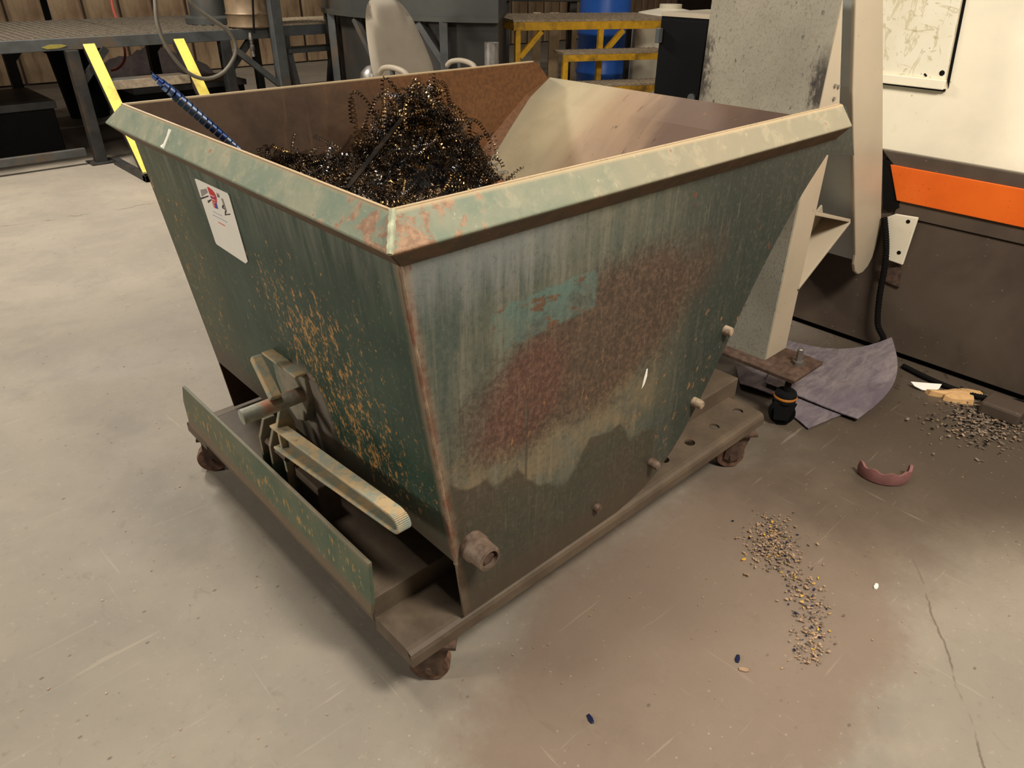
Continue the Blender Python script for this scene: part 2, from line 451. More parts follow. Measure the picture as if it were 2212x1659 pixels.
def mat_speckle():
    M = Mat('speckled_grey_paint')
    n = M.noise(4, 5, .6, .2); f = M.noise((170, 170, 110), 4, .7, .3, 3); g = M.noise((85, 85, 42), 5, .72, .2, 5)
    c = M.mix(n.st(.3, .7), lin(154, 147, 130), lin(136, 130, 115))
    c = M.mix(M.z.st(.9, .5)*.35, c, lin(172, 174, 164))
    c = M.mix(f.st(.52, .64)*.55, c, lin(112, 102, 86))
    c = M.mix(g.st(.60, .68)*.8, c, lin(60, 50, 44))
    ed = (M.y-.455).abs()+(g-.5)*.16+(n-.5)*.08
    bl = ed.st(.17, .215)*(M.z-1.17+(n-.5)*.3).abs().st(.13, .05)
    c = M.mix(bl*.9, c, lin(44, 36, 32))
    c = M.mix((M.z+(g-.5)*.1).st(1.06, 1.02)*(M.z-.9).st(0, .05)*g.st(.45, .55)*.6, c, lin(70, 60, 50))
    return M.out(c, .6, 0, f+g, .2, .002, .4)

def mat_cream(name='cream_machine_paint', base=lin(238, 226, 198), amt=.6, sc=1.0):
    M = Mat(name)
    n = M.noise(3*sc, 5, .6, .2); f = M.noise(70, 3, .6, 0, 4); sp = M.vor(26, 2)
    c = M.mix(n.st(.3, .75), base, tuple(v*.88 for v in base[:3])+(1,))
    c = M.mix(M.noise(9, 5, .65, .4, 8).st(.6, .76)*.25*amt, c, lin(150, 132, 104))
    c = M.mix(sp.st(.10, .05)*M.noise(6, 3, .6, 0, 7).st(.5, .62)*amt, c, lin(80, 64, 50))
    return M.out(c, .42, 0, f, .06, .001, .5)

def mat_coverplate():
    M = Mat('smeared_cream_cover')
    n = M.noise(3, 4, .6); s = M.noise((10, 24, 9), 3, .5, 1.6, 3); s2 = M.noise((10, 10, 26), 3, .5, 1.8, 9)
    c = M.mix(n.st(.3, .7), lin(240, 232, 210), lin(228, 218, 192))
    sm = s.st(.55, .6)*s.st(.68, .62)
    c = M.mix((sm+s2.st(.6, .64)*s2.st(.72, .67))*.55, c, lin(192, 178, 138))
    c = M.mix(M.vor(30, 2).st(.09, .05)*.6, c, lin(96, 78, 58))
    return M.out(c, .4, 0, n, .05, .001, .5)

def mat_orange():
    M = Mat('orange_stripe_paint')
    n = M.noise(5, 4, .6); f = M.vor(55, 3).st(.16, .08)*M.noise(9, 3, .6, 0, 3).st(.45, .6)
    c = M.mix(n.st(.3, .7), lin(240, 110, 30), lin(228, 98, 24))
    c = M.mix(f*.7, c, lin(120, 60, 30))
    return M.out(c, .45, 0, n, .05, .001)

def mat_machinebase():
    M = Mat('oily_dark_machine_base')
    n = M.noise(2.4, 5, .65, .3); d = M.vor(22, 3).st(.08, .04)
    c = M.mix(n.st(.3, .7), lin(74, 62, 54), lin(92, 80, 68))
    c = M.mix(d*.6, c, lin(150, 130, 108))
    return M.out(c, .5, 0, n, .1, .002, .4)

def mat_pad():
    M = Mat('grey_violet_absorbent_felt')
    n = M.noise((12, 30, 12), 5, .65, .6); f = M.noise(140, 3, .6, 0, 3); b = M.noise(2.5, 3, .5, 0, 5)
    c = M.mix(n.st(.3, .7), lin(112, 102, 108), lin(146, 136, 136))
    c = M.mix(b.st(.45, .65)*.5, c, lin(100, 90, 104))
    return M.out(c, .95, 0, f+n*2, .35, .004, .1)

def mat_swarf(name, a, b, rough=.3):
    M = Mat(name)
    n = M.noise(16, 3, .6, 0, 3)
    c = M.mix(n.st(.4, .62), a, b)
    return M.out(c, rough, 1.0)

def mat_wallpanel():
    M = Mat('stained_cream_siding')
    n = M.noise(1.6, 5, .6, .2); s = M.noise((9, 9, .9), 5, .65, .2, 3)
    c = M.mix(n.st(.3, .7), lin(190, 164, 132), lin(150, 122, 94))
    c = M.mix(s.st(.5, .68)*.6, c, lin(104, 78, 56))
    return M.out(c, .7, 0, s, .2, .004, .3)

m_floor = mat_floor(); m_front = mat_front(); m_side = mat_side(); m_rim = mat_rim(); m_inner = mat_inner(); m_chute = mat_chute()
m_frame = mat_frame(); m_flange = mat_flange(); m_pale = mat_pale(); m_speck = mat_speckle(); m_cream = mat_cream()
m_creamw = mat_cream('white_machine_paint', lin(246, 236, 212), .5); m_cover = mat_coverplate(); m_orange = mat_orange()
m_base = mat_machinebase(); m_pad = mat_pad(); m_wall = mat_wallpanel()
m_beige = mat_cream('beige_conveyor_paint', lin(184, 170, 148), .6)
m_bluegrey = simple('blue_grey_paint', lin(196, 202, 200), .5, 0, .05, 5)
m_weld = simple('pale_weld_bead', lin(176, 180, 150), .6, 0, .25, 60, lin(150, 100, 74), .6)
m_rustweld = simple('rusty_weld_bead', lin(132, 112, 92), .65, 0, .3, 40, lin(112, 70, 52), .6)
m_pin = simple('chalky_steel_pin', lin(168, 148, 124), .6, .1, .3, 60, lin(100, 80, 64), .5)
m_dpin = simple('brown_steel_pin', lin(116, 98, 84), .6, .1, .3, 60, lin(80, 56, 44), .6)
m_rust = simple('rusty_iron', lin(88, 68, 56), .7, .1, .4, 40, lin(66, 48, 38), .7)
m_rustw = simple('rusty_wheel_tread', lin(112, 84, 68), .6, .2, .45, 60, lin(74, 52, 40), .8)
m_dark = simple('dark_painted_steel', lin(46, 46, 46), .5, .1, .3, 10, lin(72, 60, 48), .5)
m_dark2 = simple('grey_painted_steel', lin(74, 76, 76), .5, .1, .2, 8, lin(96, 80, 62), .5)
m_blackp = simple('black_plastic', lin(18, 18, 19), .6, 0, .2, 10, spec=.2)
m_black = simple('black_satin_paint', lin(10, 10, 11), .7, 0, .15, 8, spec=.12)
m_hole = simple('black_rubber', lin(14, 12, 11), .8, 0, .1, 8, spec=.15)
m_yellow = simple('pale_yellow_paint', lin(226, 206, 92), .55, 0, .12, 10, lin(170, 150, 80), .3)
m_ylw2 = simple('safety_yellow_paint', lin(226, 172, 36), .55, 0, .15, 14, lin(110, 84, 40), .65)
m_grate = simple('dusty_grating_steel', lin(172, 156, 134), .6, .2, .25, 30)
m_deck = simple('dull_deck_mesh', lin(112, 102, 88), .65, .2, .25, 30)
m_blue = simple('blue_plastic', lin(44, 98, 190), .35, 0, .1, 4)
m_chair = simple('beige_grey_vinyl', lin(160, 149, 132), .55, 0, .07, 4, lin(120, 110, 100), .25)
m_steel = simple('bare_steel_tube', lin(150, 146, 142), .38, .7, .25, 20, lin(90, 80, 72), .6)
m_grey = simple('grey_rubber_hose', lin(104, 98, 88), .55, 0, .12, 20)
m_pink = simple('faded_red_hose', lin(196, 96, 84), .55, 0, .12, 20)
m_tank = simple('grey_tank_paint', lin(66, 67, 64), .5, .1, .12, 3, lin(96, 80, 64), .45)
m_drum = simple('tan_steel_drum', lin(128, 108, 84), .5, .2, .2, 6, lin(82, 64, 48), .6)
m_white = simple('white_paper', lin(238, 234, 224), .6, 0, .03, 6)
m_red = simple('red_print', lin(206, 44, 50), .6, 0, .05, 6)
m_bluep = simple('blue_print', lin(70, 74, 176), .6, 0, .05, 6)
m_ink = simple('black_print', lin(44, 42, 46), .6, 0, .05, 6)
m_greyp = simple('grey_print', lin(150, 142, 140), .6, 0, .05, 6)
m_tan = simple('tan_crumpled_paper', lin(206, 164, 112), .8, 0, .12, 30)
m_pinkp = simple('dusty_pink_plastic', lin(136, 92, 88), .6, 0, .15, 16, lin(110, 80, 76), .5)
m_dirt = simple('grey_sweepings', lin(120, 106, 92), .9, 0, .35, 40)
m_chipblue = simple('blue_shaving', lin(40, 46, 84), .4, .6, .3, 20)
m_chiptan = simple('tan_shaving', lin(178, 148, 120), .55, .2, .2, 20)
m_chipylw = simple('yellow_shaving', lin(214, 170, 60), .5, 0, .15, 20)
m_sw_dark = mat_swarf('dark_steel_swarf', lin(52, 45, 41), lin(92, 76, 60), .34)
m_sw_gold = mat_swarf('straw_steel_swarf', lin(170, 134, 82), lin(120, 96, 70), .3)
m_sw_blue = mat_swarf('blue_steel_swarf', lin(84, 118, 206), lin(170, 196, 244), .28)
m_sw_silv = mat_swarf('silver_steel_swarf', lin(180, 176, 178), lin(120, 130, 150), .22)
m_sw_bed = simple('packed_dark_swarf', lin(20, 17, 15), .6, .4, .4, 60)

# ------------------------------------------------------------------ setting
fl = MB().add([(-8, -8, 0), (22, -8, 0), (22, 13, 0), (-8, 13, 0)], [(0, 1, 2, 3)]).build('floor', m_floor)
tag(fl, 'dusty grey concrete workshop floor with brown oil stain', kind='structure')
wb = box((-4, 11.06, 0), (21, 11.2, 4)).build('wall_back', simple('wall_backing', lin(60, 48, 38), .8))
tag(wb, 'stained cream siding wall at the back of the workshop', kind='structure')
pm = MB().prism([(0, 0), (.03, -.04), (.40, -.04), (.43, 0)], 2, 0.02, 2.6).build('siding_panel', m_wall, wb, smooth=False)
pm.location = (-.6, 11.06, 0)
for i in range(1, 36):
    c = pm.copy(); COL.objects.link(c); c.parent = wb; c.location = (-.6+i*.46, 11.06, 0)
wr = box((20.0, -8, 0), (20.2, 11, 4)).build('wall_right', m_wall); tag(wr, 'far end wall of the workshop', kind='structure')

# ------------------------------------------------------------------ the hopper
xf = lambda z: .131-(z-.376)*.123           # slanted front panel
hop = thing('dumping_hopper', 'large weathered green steel self-dumping hopper on rusty casters', 'hopper')
curve = [tuple(p) for p in spline([(1.483, 1.038), (1.392, .955), (1.322, .875), (1.245, .776), (1.193, .700), (1.116, .570), (1.05, .468), (.985, .376), (.905, .29), (.81, .232), (.70, .205)], 4)]
side_poly = [(xf(1.171), 1.171), (1.50, 1.171), (1.535, 1.160), (1.575, 1.125), (1.605, 1.092), (1.665, 1.010)]+curve+[(.149, .200), (xf(.376), .376)]
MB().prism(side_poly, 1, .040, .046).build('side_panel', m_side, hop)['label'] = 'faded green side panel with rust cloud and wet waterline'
MB().prism(side_poly, 1, 1.252, 1.258).build('side_panel', m_inner, hop)['label'] = 'rust brown inner face of the far side panel'
MB().prism([(xf(1.171), 1.171), (xf(.376), .376), (xf(.376)+.006, .376), (xf(1.171)+.006, 1.171)], 1, .046, 1.252).build('front_panel', m_front, hop)['label'] = 'dark green front panel speckled with rust'
sheet = [tuple(p) for p in spline([(.137, .382), (.25, .31), (.5, .29), (.75, .37), (.95, .53), (1.1, .70), (1.18, .78), (1.25, .848), (1.322, .912), (1.392, .972), (1.483, 1.046)], 4)]+[(1.603, 1.106), (1.665, 1.018)]
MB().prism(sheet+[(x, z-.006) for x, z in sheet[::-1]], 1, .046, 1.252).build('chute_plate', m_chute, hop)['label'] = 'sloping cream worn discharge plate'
fil = [p for p in sheet if .9 < p[0] < 1.61]
fv = []
for x, z in fil:
    k = min(1, max(.03, (1.6-x)/.3)); fv += [(x, 1.252, z+.03*k), (x, 1.252-.045*k, z+.002), (x, 1.252, z)]
MB().add(fv, [(3*i+a, 3*i+3+a, 3*i+3+b, 3*i+b) for i in range(len(fil)-1) for a, b in ((0, 1), (1, 2), (2, 0))]).build('corner_fillet', m_inner, hop)
# rolled rim
def rim(ends):
    return MB().add(ends[0]+ends[1], [(0, 1, 2), (5, 4, 3), (0, 3, 4, 1), (1, 4, 5, 2), (2, 5, 3, 0)])
rim([[(.036, .036, 1.172), (0, 0, 1.118), (.045, .040, 1.075)], [(.036, 1.256, 1.172), (0, 1.325, 1.118), (.045, 1.256, 1.075)]]).build('rim_flange', m_rim, hop, bevel=.003)
rim([[(.036, .036, 1.172), (0, 0, 1.118), (.045, .040, 1.075)], [(1.500, .036, 1.172), (1.512, 0, 1.118), (1.515, .040, 1.075)]]).build('rim_flange', m_rim, hop, bevel=.003)
rim([[(.036, 1.256, 1.172), (0, 1.325, 1.118), (.045, 1.258, 1.075)], [(1.520, 1.256, 1.172), (1.50, 1.325, 1.118), (1.5, 1.258, 1.075)]]).build('rim_flange', m_rim, hop, bevel=.003)
def bead(p, q, r, n=26):
    p, q = np.array(p, float), np.array(q, float)
    pts = [p+(q-p)*t for t in np.linspace(0, 1, n)]
    return MB().tube(pts, [r*(.75+.5*random.random()) for _ in pts], 8)
bead((.034, .034, 1.172), (.001, .001, 1.118), .0065, 12).build('weld_bead', m_weld, hop, smooth=True)
bead((xf(1.08)-.001, .041, 1.08), (.131, .041, .376), .0045, 60).build('weld_bead', m_rustweld, hop, smooth=True)
# four rocker pins and the pivot tube on the near side
for x, z, r, l, mt in [(1.093, .623, .0135, .022, m_pin), (.989, .433, .0135, .030, m_pin), (.816, .308, .013, .028, m_dpin), (.593, .272, .012, .012, m_dpin)]:
    MB().lathe([(r*1.02, .041), (r, .04-l*.75), (r*.8, .04-l), (r*.3, .04-l*1.05)], 14, (x, 0, z), 1).build('rocker_pin', mt, hop, smooth=True)
piv = MB().lathe([(.034, .041), (.034, .02), (.031, .012), (.029, -.022), (.021, -.024), (.020, .005)], 24, (.174, 0, .406), 1).build('pivot_sleeve', m_dpin, hop, smooth=True)
MB().lathe([(.019, .01), (.019, -.016), (.014, -.018)], 6, (.174, 0, .406), 1).build('pivot_bolt', m_rust, piv)
# white chip on the side, bare patch with thickness of the missing paint
MB().prism([(.734, .575), (.739, .603), (.745, .628), (.750, .628), (.751, .606), (.744, .586)], 1, .0393, .0402).build('white_scuff', m_white, hop)
# undercarriage
br = MB()
plate_holes(br, 0.0, 1.455, .062, .185, .184, .192, [(x, .110) for x in (.855, .990, 1.124, 1.259, 1.400)], .0175)
arc = [(.062, .192), (.052, .190), (.044, .184), (.040, .175), (.039, .150), (.047, .150), (.048, .174), (.053, .182), (.062, .184)]
br.prism(arc, 0, 0.0, 1.455); br.box((0, .047, .150), (.008, .185, .184))
br.build('base_rail', m_frame, hop)['label'] = 'brown base rail with a row of round holes'
br = MB().box((0, 1.147, .184), (1.455, 1.27, .192))
br.prism([(2*.666-y, z) for y, z in arc], 0, 0, 1.455); br.box((0, 1.147, .150), (.008, 1.285, .184))
br.build('base_rail', m_frame, hop)
hat = MB().box((.0, .185, .244), (1.50, 1.147, .252)).box((.0, .181, .150), (1.50, .189, .252)).box((.0, 1.143, .150), (1.50, 1.151, .252)).box((-.001, .189, .170), (.007, 1.143, .244))
hat.build('fork_channel', m_frame, hop, bevel=.003)
MB().prism([(.172, .246), (.164, .378), (1.20, .364), (1.228, .30), (1.226, .205), (.182, .205)], 0, -.010, -.001).build('front_flange', m_flange, hop, bevel=.0015)
# latch
MB().prism([(.558, .635), (.732, .632), (.728, .56), (.70, .50), (.64, .470), (.59, .49), (.560, .56)], 0, .092, .118).build('latch_catch', simple('worn_grey_catch', lin(128, 120, 104), .6, 0, .2, 25, lin(92, 104, 88), .5), hop, bevel=.004)
MB().bar((.086, .732, .637), (.086, .558, .640), .006, .034, (1, 0, 0)).build('catch_edge', m_pale, hop, bevel=.002)
MB().bar((.028, .668, .668), (.022, .578, .592), .022, .028, (1, 0, 0)).build('latch_arm', m_pale, hop, bevel=.004)
MB().tube([(.10, .588, .572), (.02, .590, .570), (-.062, .592, .568)], .0195, 18).build('latch_bar', simple('worn_latch_bar', lin(146, 146, 132), .55, .2, .25, 40, lin(170, 118, 88), .5), hop, bevel=.002, smooth=True)
MB().prism([(.03, .252), (.075, .252), (.068, .50), (.055, .54), (.035, .54), (.022, .50)], 1, .600, .612).build('latch_bracket', m_pale, hop, bevel=.002)
MB().prism([(.01, .252), (.085, .252), (.078, .42), (.06, .47), (.03, .47), (.012, .42)], 1, .645, .657).build('latch_bracket', m_flange, hop, bevel=.002)
MB().prism([(.01, .252), (.085, .252), (.078, .42), (.06, .47), (.03, .47), (.012, .42)], 1, .700, .712).build('latch_bracket', m_flange, hop, bevel=.002)
for z, x in ((.405, .03), (.365, .055)):
    MB().lathe([(.011, .59), (.011, .735)], 6, (x, 0, z), 1).build('latch_bolt', m_rust, hop)
box((.04, .47, .252), (.10, .585, .372)).build('latch_block', m_frame, hop, bevel=.004)
hd = MB()
web = MB().prism([(.63, .490), (.63, .425), (.10, .502), (.080, .510), (.074, .523), (.081, .536), (.105, .541)], 0, .040, .046)
tip = spline([(.105, .541), (.084, .537), (.073, .523), (.080, .508), (.10, .502)], 5)
for (a, b) in [((.63, .490), (.105, .541)), ((.63, .425), (.10, .502))]:
    hd.bar((.030, a[0], a[1]), (.030, b[0], b[1]), .007, .032, (1, 0, 0))
for a, b in zip(tip[:-1], tip[1:]):
    hd.bar((.030, a[0], a[1]), (.030, b[0], b[1]), .008, .032, (1, 0, 0))
hdo = hd.build('latch_handle', m_pale, hop, bevel=.0015); web.build('handle_web', m_flange, hdo); hdo['label'] = 'long pale tapered latch handle of flaking steel channel'
# casters
def caster(x, y, rot, r=.050):
    c = MB().box((-.05, -.045, .140), (.05, .045, .150)).lathe([(.035, .122), (.035, .140)], 16)
    for s in (-1, 1):
        c.prism([(-.035, .140), (.04, .140), (.045, .045), (.02, .03), (-.01, .04)], 1, s*.026-.003, s*.026+.003)
    o = c.build('caster', m_rust, hop, bevel=.001)
    o.location = (x, y, 0); o.rotation_euler = (0, 0, rot)
    w = MB().lathe([(.016, -.020), (r*.93, -.020), (r, -.013), (r, .013), (r*.93, .020), (.016, .020)], 24, (.02, 0, r), 1).build('wheel', m_rustw, o, smooth=True)
    MB().tube([(.02, -.034, r), (.02, .034, r)], .008, 8).build('axle', m_rust, o)
caster(.10, .085, 2.35); caster(1.375, .080, 2.45); caster(.06, 1.235, 2.6); caster(1.34, 1.225, .4)
# label sticker on the front panel
L = [np.array(p) for p in ((.048, .878, 1.050), (.048, .692, 1.053), (.067, .701, .893), (.069, .884, .884))]
nrm = np.cross(L[1]-L[0], L[3]-L[0]); nrm /= np.linalg.norm(nrm); nrm *= -np.sign(nrm[0])
def lab(px, py, off):
    u = ((px-230)*775-250*(py-195))/257250.; v = (390*(py-195)-180*(px-230))/257250.
    z = L[0]*(1-u)*(1-v)+L[1]*u*(1-v)+L[2]*u*v+L[3]*(1-u)*v
    z = z.copy(); z[0] = xf(z[2])
    return tuple(z+nrm*off)
def decal(pts, off, th=.0006):
    a = [lab(*p, off) for p in pts]; b = [lab(*p, off+th) for p in pts]; n = len(a)
    return MB().add(a+b, [tuple(range(n)), tuple(range(n, 2*n))]+[(i, (i+1) % n, n+(i+1) % n, n+i) for i in range(n)])
lb = decal([(230, 195), (250, 195), (610, 362), (626, 385), (868, 1160), (845, 1188), (490, 972), (474, 950)], .0006, .0012).build('sticker_label', m_white, hop)
lb['label'] = 'white paper sticker with red and blue emblem'
PO = .0019
decal([(383, 290), (400, 293), (440, 322), (472, 362), (492, 410), (497, 470), (478, 462), (450, 455), (425, 405), (400, 335)], PO).build('printed_emblem', m_red, lb)
decal([(440, 455), (470, 466), (478, 530), (462, 520)], PO).build('printed_emblem', m_orange, lb)
decal([(470, 466), (492, 470), (512, 540), (478, 530)], PO).build('printed_emblem', m_bluep, lb)
for q in range(3): decal([(412+q*6, 372+q*22), (468+q*6, 395+q*22), (470+q*6, 402+q*22), (414+q*6, 380+q*22)], PO+.0006, .0003).build('printed_text', m_white if q != 1 else m_bluep, lb)
for pts, mt in [([(300, 318), (370, 308), (390, 350), (315, 395)], m_greyp), ([(300, 408), (395, 385), (398, 398), (305, 428)], m_ink), ([(385, 445), (432, 425), (436, 436), (395, 472)], m_ink), ([(490, 355), (520, 372), (528, 412), (505, 400)], m_greyp),
                ([(500, 380), (524, 396), (522, 408), (502, 396)], m_ink), ([(545, 415), (565, 425), (610, 560), (590, 550)], m_greyp), ([(562, 490), (585, 500), (580, 512), (566, 520), (600, 540), (596, 550), (556, 525)], m_ink), ([(590, 560), (610, 552), (600, 598), (648, 590), (652, 602), (592, 612)], m_ink)]:
    decal(pts, PO).build('printed_mark', mt, lb)
def textline(x0, y0, x1, y1, h, mt, n):
    for k in range(n):
        a = k/n; b = (k+.72)/n
        decal([(x0+(x1-x0)*a, y0+(y1-y0)*a), (x0+(x1-x0)*b, y0+(y1-y0)*b), (x0+(x1-x0)*b+h*.3, y0+(y1-y0)*b+h), (x0+(x1-x0)*a+h*.3, y0+(y1-y0)*a+h)], PO, .0003).build('printed_text', mt, lb)
m_lb = simple('pale_blue_print', lin(150, 160, 205), .6, 0, .05, 6); m_lr = simple('pale_red_print', lin(230, 130, 120), .6, 0, .05, 6)
textline(450, 565, 560, 620, 8, m_lb, 7); textline(446, 604, 622, 692, 8, m_lb, 12); textline(512, 688, 595, 730, 16, m_lr, 5)
# paint drips on the front rim
rs = lambda y, t: (.036*(1-t)-.0015, y, 1.172-.054*t+.0012)
MB().tube([rs(.905, .25), rs(.905, .5), rs(.905, .8), rs(.908, .93)], [.004, .0025, .003, .006], 6).build('paint_drip', m_white, hop, smooth=True)

# ------------------------------------------------------------------ swarf inside the hopper
def mound(x, y):
    z = .74+.25*math.exp(-((x-.80)/.20)**2-((y-1.0)/.24)**2)+.16*math.exp(-((x-.66)/.24)**2-((y-.85)/.30)**2)
    z = max(z, .975-.25*max(0, x-.42)-.10*max(0, .6-y))+.015*math.sin(x*31+y*17)
    z -= .30*max(0, (x-.95))
    return z
g = MB(); nx, ny = 40, 46
xs = np.linspace(.085, 1.12, nx); ys = np.linspace(.05, 1.248, ny)
vs = [(x, y, mound(x, y)-.030+random.uniform(-.012, .012)) for x in xs for y in ys]
g.add(vs, [(i*ny+j, (i+1)*ny+j, (i+1)*ny+j+1, i*ny+j+1) for i in range(nx-1) for j in range(ny-1)])
def coil(mb, path, r, pitch, w, spt=9, tight=None, ph=None):
    P = np.array(path); d = np.linalg.norm(np.diff(P, axis=0), axis=1); s = np.concatenate([[0], np.cumsum(d)]); Lh = s[-1]
    n = max(12, int(Lh/pitch*spt)); t = np.linspace(0, Lh, n)
    C = np.stack([np.interp(t, s, P[:, k]) for k in range(3)], 1)
    T = np.gradient(C, axis=0); T /= np.linalg.norm(T, axis=1)[:, None]+1e-9
    a0 = np.array([0, 0, 1.]) if abs(T[0][2]) < .9 else np.array([1., 0, 0])
    U = np.cross(T, a0); U /= np.linalg.norm(U, axis=1)[:, None]+1e-9; V = np.cross(T, U)
    ang = 2*np.pi*t/pitch+(ph or 0); rr = r if not hasattr(r, '__len__') else np.interp(t, np.linspace(0, Lh, len(r)), r)
    rr = np.asarray(rr)*np.ones(n)
    Q = C+(U*np.cos(ang)[:, None]+V*np.sin(ang)[:, None])*rr[:, None]
    A = Q-T*w/2; B = Q+T*w/2
    vs = np.empty((2*n, 3)); vs[0::2] = A; vs[1::2] = B
    mb.add(vs.tolist(), [(2*i, 2*i+2, 2*i+3, 2*i+1) for i in range(n-1)])
def rand_coil(mb, p, L_, r, flat=.5):
    d = np.array([random.gauss(0, 1), random.gauss(0, 1), random.gauss(0, flat)]); d /= np.linalg.norm(d)
    k = np.array([random.gauss(0, .5), random.gauss(0, .5), random.gauss(0, .3)])
    pts = [np.array(p)+d*L_*t+k*L_*t*t*.6 for t in np.linspace(-.5, .5, 7)]
    pts = [np.array((min(max(q[0], .10), 1.3), min(max(q[1], .06), 1.235), q[2])) for q in pts]
    coil(mb, pts, r*random.uniform(.8, 1.2), r*random.uniform(1.2, 2.1), r*random.uniform(.28, .5))
bags = {'d': MB(), 'g': MB(), 's': MB()}
for i in range(2900):
    u = random.random()
    if u < .45: x, y = random.gauss(.80, .13), random.gauss(1.0, .15)
    elif u < .75: x, y = random.uniform(.12, 1.08), random.uniform(.35, 1.22)
    else: x, y = random.uniform(.11, .6), random.uniform(.45, 1.22)
    if not (.11 < x < 1.15 and .1 < y < 1.22): continue
    z = mound(x, y)+random.uniform(-.012, .018)+(random.random()**3*.06 if u < .45 else 0)
    b = 'd' if random.random() < .80 else ('g' if random.random() < .75 else 's')
    rand_coil(bags[b], (x, y, z), random.uniform(.04, .15), random.choice([.0035, .0045, .0055, .0065, .0075]))
for i in range(70):
    x, y = random.gauss(.82, .12), random.gauss(1.03, .12)
    if not (.4 < x < 1.1 and .6 < y < 1.2): continue
    z = mound(x, y)+.01; h = random.uniform(.03, .15); dx, dy = random.gauss(0, .05), random.gauss(0, .05)
    pts = [np.array((x+dx*t+.03*math.sin(3*t+i), min(1.235, y+dy*t), z+h*math.sin(2.2*t))) for t in np.linspace(0, 1.25, 12)]
    coil(bags['d' if i % 3 else 'g'], pts, random.uniform(.005, .0075), random.uniform(.009, .014), .003)
pile = tag(g.build('swarf_pile', m_sw_bed), 'tangled heap of dark curly steel shavings filling the hopper', 'metal shavings', kind='stuff')
for k, mt in (('d', m_sw_dark), ('g', m_sw_gold), ('s', m_sw_silv)):
    o = bags[k].build('curl_tangle', mt, pile, smooth=True); o['kind'] = 'stuff'
def curl(label, pts, r, pitch, w, mt, name='metal_curl'):
    mb = MB(); coil(mb, spline(pts, 8), r, pitch, w, 12)
    return tag(mb.build(name, mt, smooth=True), label, 'metal shaving')
curl('tight blue steel spiral shaving poking up over the far rim', [(.215, .998, 1.070), (.160, 1.0, 1.132), (.100, 1.0, 1.200), (.043, 1.0, 1.265)], [.009, .0105, .0115, .0125, .013, .012, .005], .0155, .0115, m_sw_blue, 'spiral_shaving')
curl('loose straw coloured curl hanging straight beside the swarf heap', [(.62, 1.10, 1.15), (.625, 1.10, 1.06), (.615, 1.10, .99), (.62, 1.09, .93)], .0075, .014, .003, m_sw_gold)
curl('dark curl drooping down the right flank of the swarf heap', [(.90, 1.10, 1.165), (.93, 1.11, 1.13), (.955, 1.10, 1.08), (.975, 1.09, 1.02), (.95, 1.06, .97)], .0065, .010, .004, m_sw_dark)
curl('dark curl looping over the top of the swarf heap', [(.80, 1.08, 1.08), (.84, 1.10, 1.13), (.875, 1.10, 1.155), (.90, 1.09, 1.12), (.92, 1.07, 1.07)], .007, .010, .004, m_sw_dark)
curl('bright silver curl lying at the foot of the chute plate', [on(1, 1.12, 975, 292), on(1, 1.12, 1000, 305), on(1, 1.12, 1022, 318), on(1, 1.12, 1036, 334)], .009, .011, .005, m_sw_silv)
curl('dark curl trailing out over the chute plate', [on(1, 1.02, 985, 335), on(1, 1.04, 1010, 346), on(1, 1.06, 1036, 350), on(1, 1.08, 1058, 351)], .008, .012, .005, m_sw_dark)
tag(MB().tube(spline([on(1, 1.08, *p) for p in ((1058, 351), (1070, 358), (1076, 371), (1092, 369), (1101, 378), (1096, 394))], 8), .0013, 5).build('metal_wire', m_sw_blue), 'thin wavy blue wire on the cream chute plate', 'wire')
tag(MB().bar((.355, .72, 1.005), (.71, .93, 1.13), .014, .003).build('metal_strip', m_sw_dark), 'long flat steel strip lying across the swarf heap', 'metal strip')
MBr = MB(); MBr.lathe([(.042, -.03), (.050, -.03), (.050, .03), (.042, .03)], 28, (0, 0, 0), 1, close=True)
rg = tag(MBr.build('rusty_ring', simple('orange_rust', lin(176, 112, 74), .75, 0, .25, 30), smooth=True), 'orange rusty pipe ring lying on the chute plate by the near rim', 'ring')
rg.location = (.955, .80, .852); rg.rotation_euler = (0.1, .35, .25)

def far(px, d, z=0.):
    """floor position seen in column px at horizontal distance d"""
    v = FW*math.cos(PITCH)+RT*(px-1106)/F_PX*0; r = FW+RT*(px-1106)/F_PX+UP*(829.5-40)/F_PX
    h = math.hypot(r[0], r[1]); return np.array((CAM[0]+r[0]*d/h, CAM[1]+r[1]*d/h, z))

# ------------------------------------------------------------------ chip conveyor with its support column
cv = thing('chip_conveyor', 'beige chip conveyor rising out of the machine towards the hopper', 'conveyor', (0, 0, 0))
under = [(1.66, 1.75), (1.871, 1.405), (2.00, 1.13), (2.28, .65), (2.385, .47)]
topl = [(2.57, .56), (2.40, .86), (2.068, 1.400), (1.86, 1.75)]
boot = [(2.398, .425), (2.425, .388), (2.465, .365), (2.51, .362), (2.55, .38), (2.574, .415), (2.58, .47)]
sp_ = MB().prism(under+boot+topl, 1, .232, .246); sp_.build('side_channel', m_beige, cv, bevel=.004)
MB().prism(under+boot+topl, 1, .66, .674).build('side_channel', m_beige, cv, bevel=.004)
MB().prism([(x+.03, z+.012) for x, z in under]+[(2.44, .43), (2.55, .43)]+[(x-.02, z-.012) for x, z in topl], 1, .246, .66).build('underside_trough', m_bluegrey, cv)
MB().bar((1.93, .285, .735), (2.24, .285, .645), .11, .012).build('brace', m_beige, cv, bevel=.002)
MB().bar((2.245, .285, .64), (1.915, .285, .445), .11, .012).build('brace', m_beige, cv, bevel=.002)
MB().bar((2.22, .336, .650), (1.93, .336, .48), .008, .10).build('brace_web', m_beige, cv, bevel=.002)
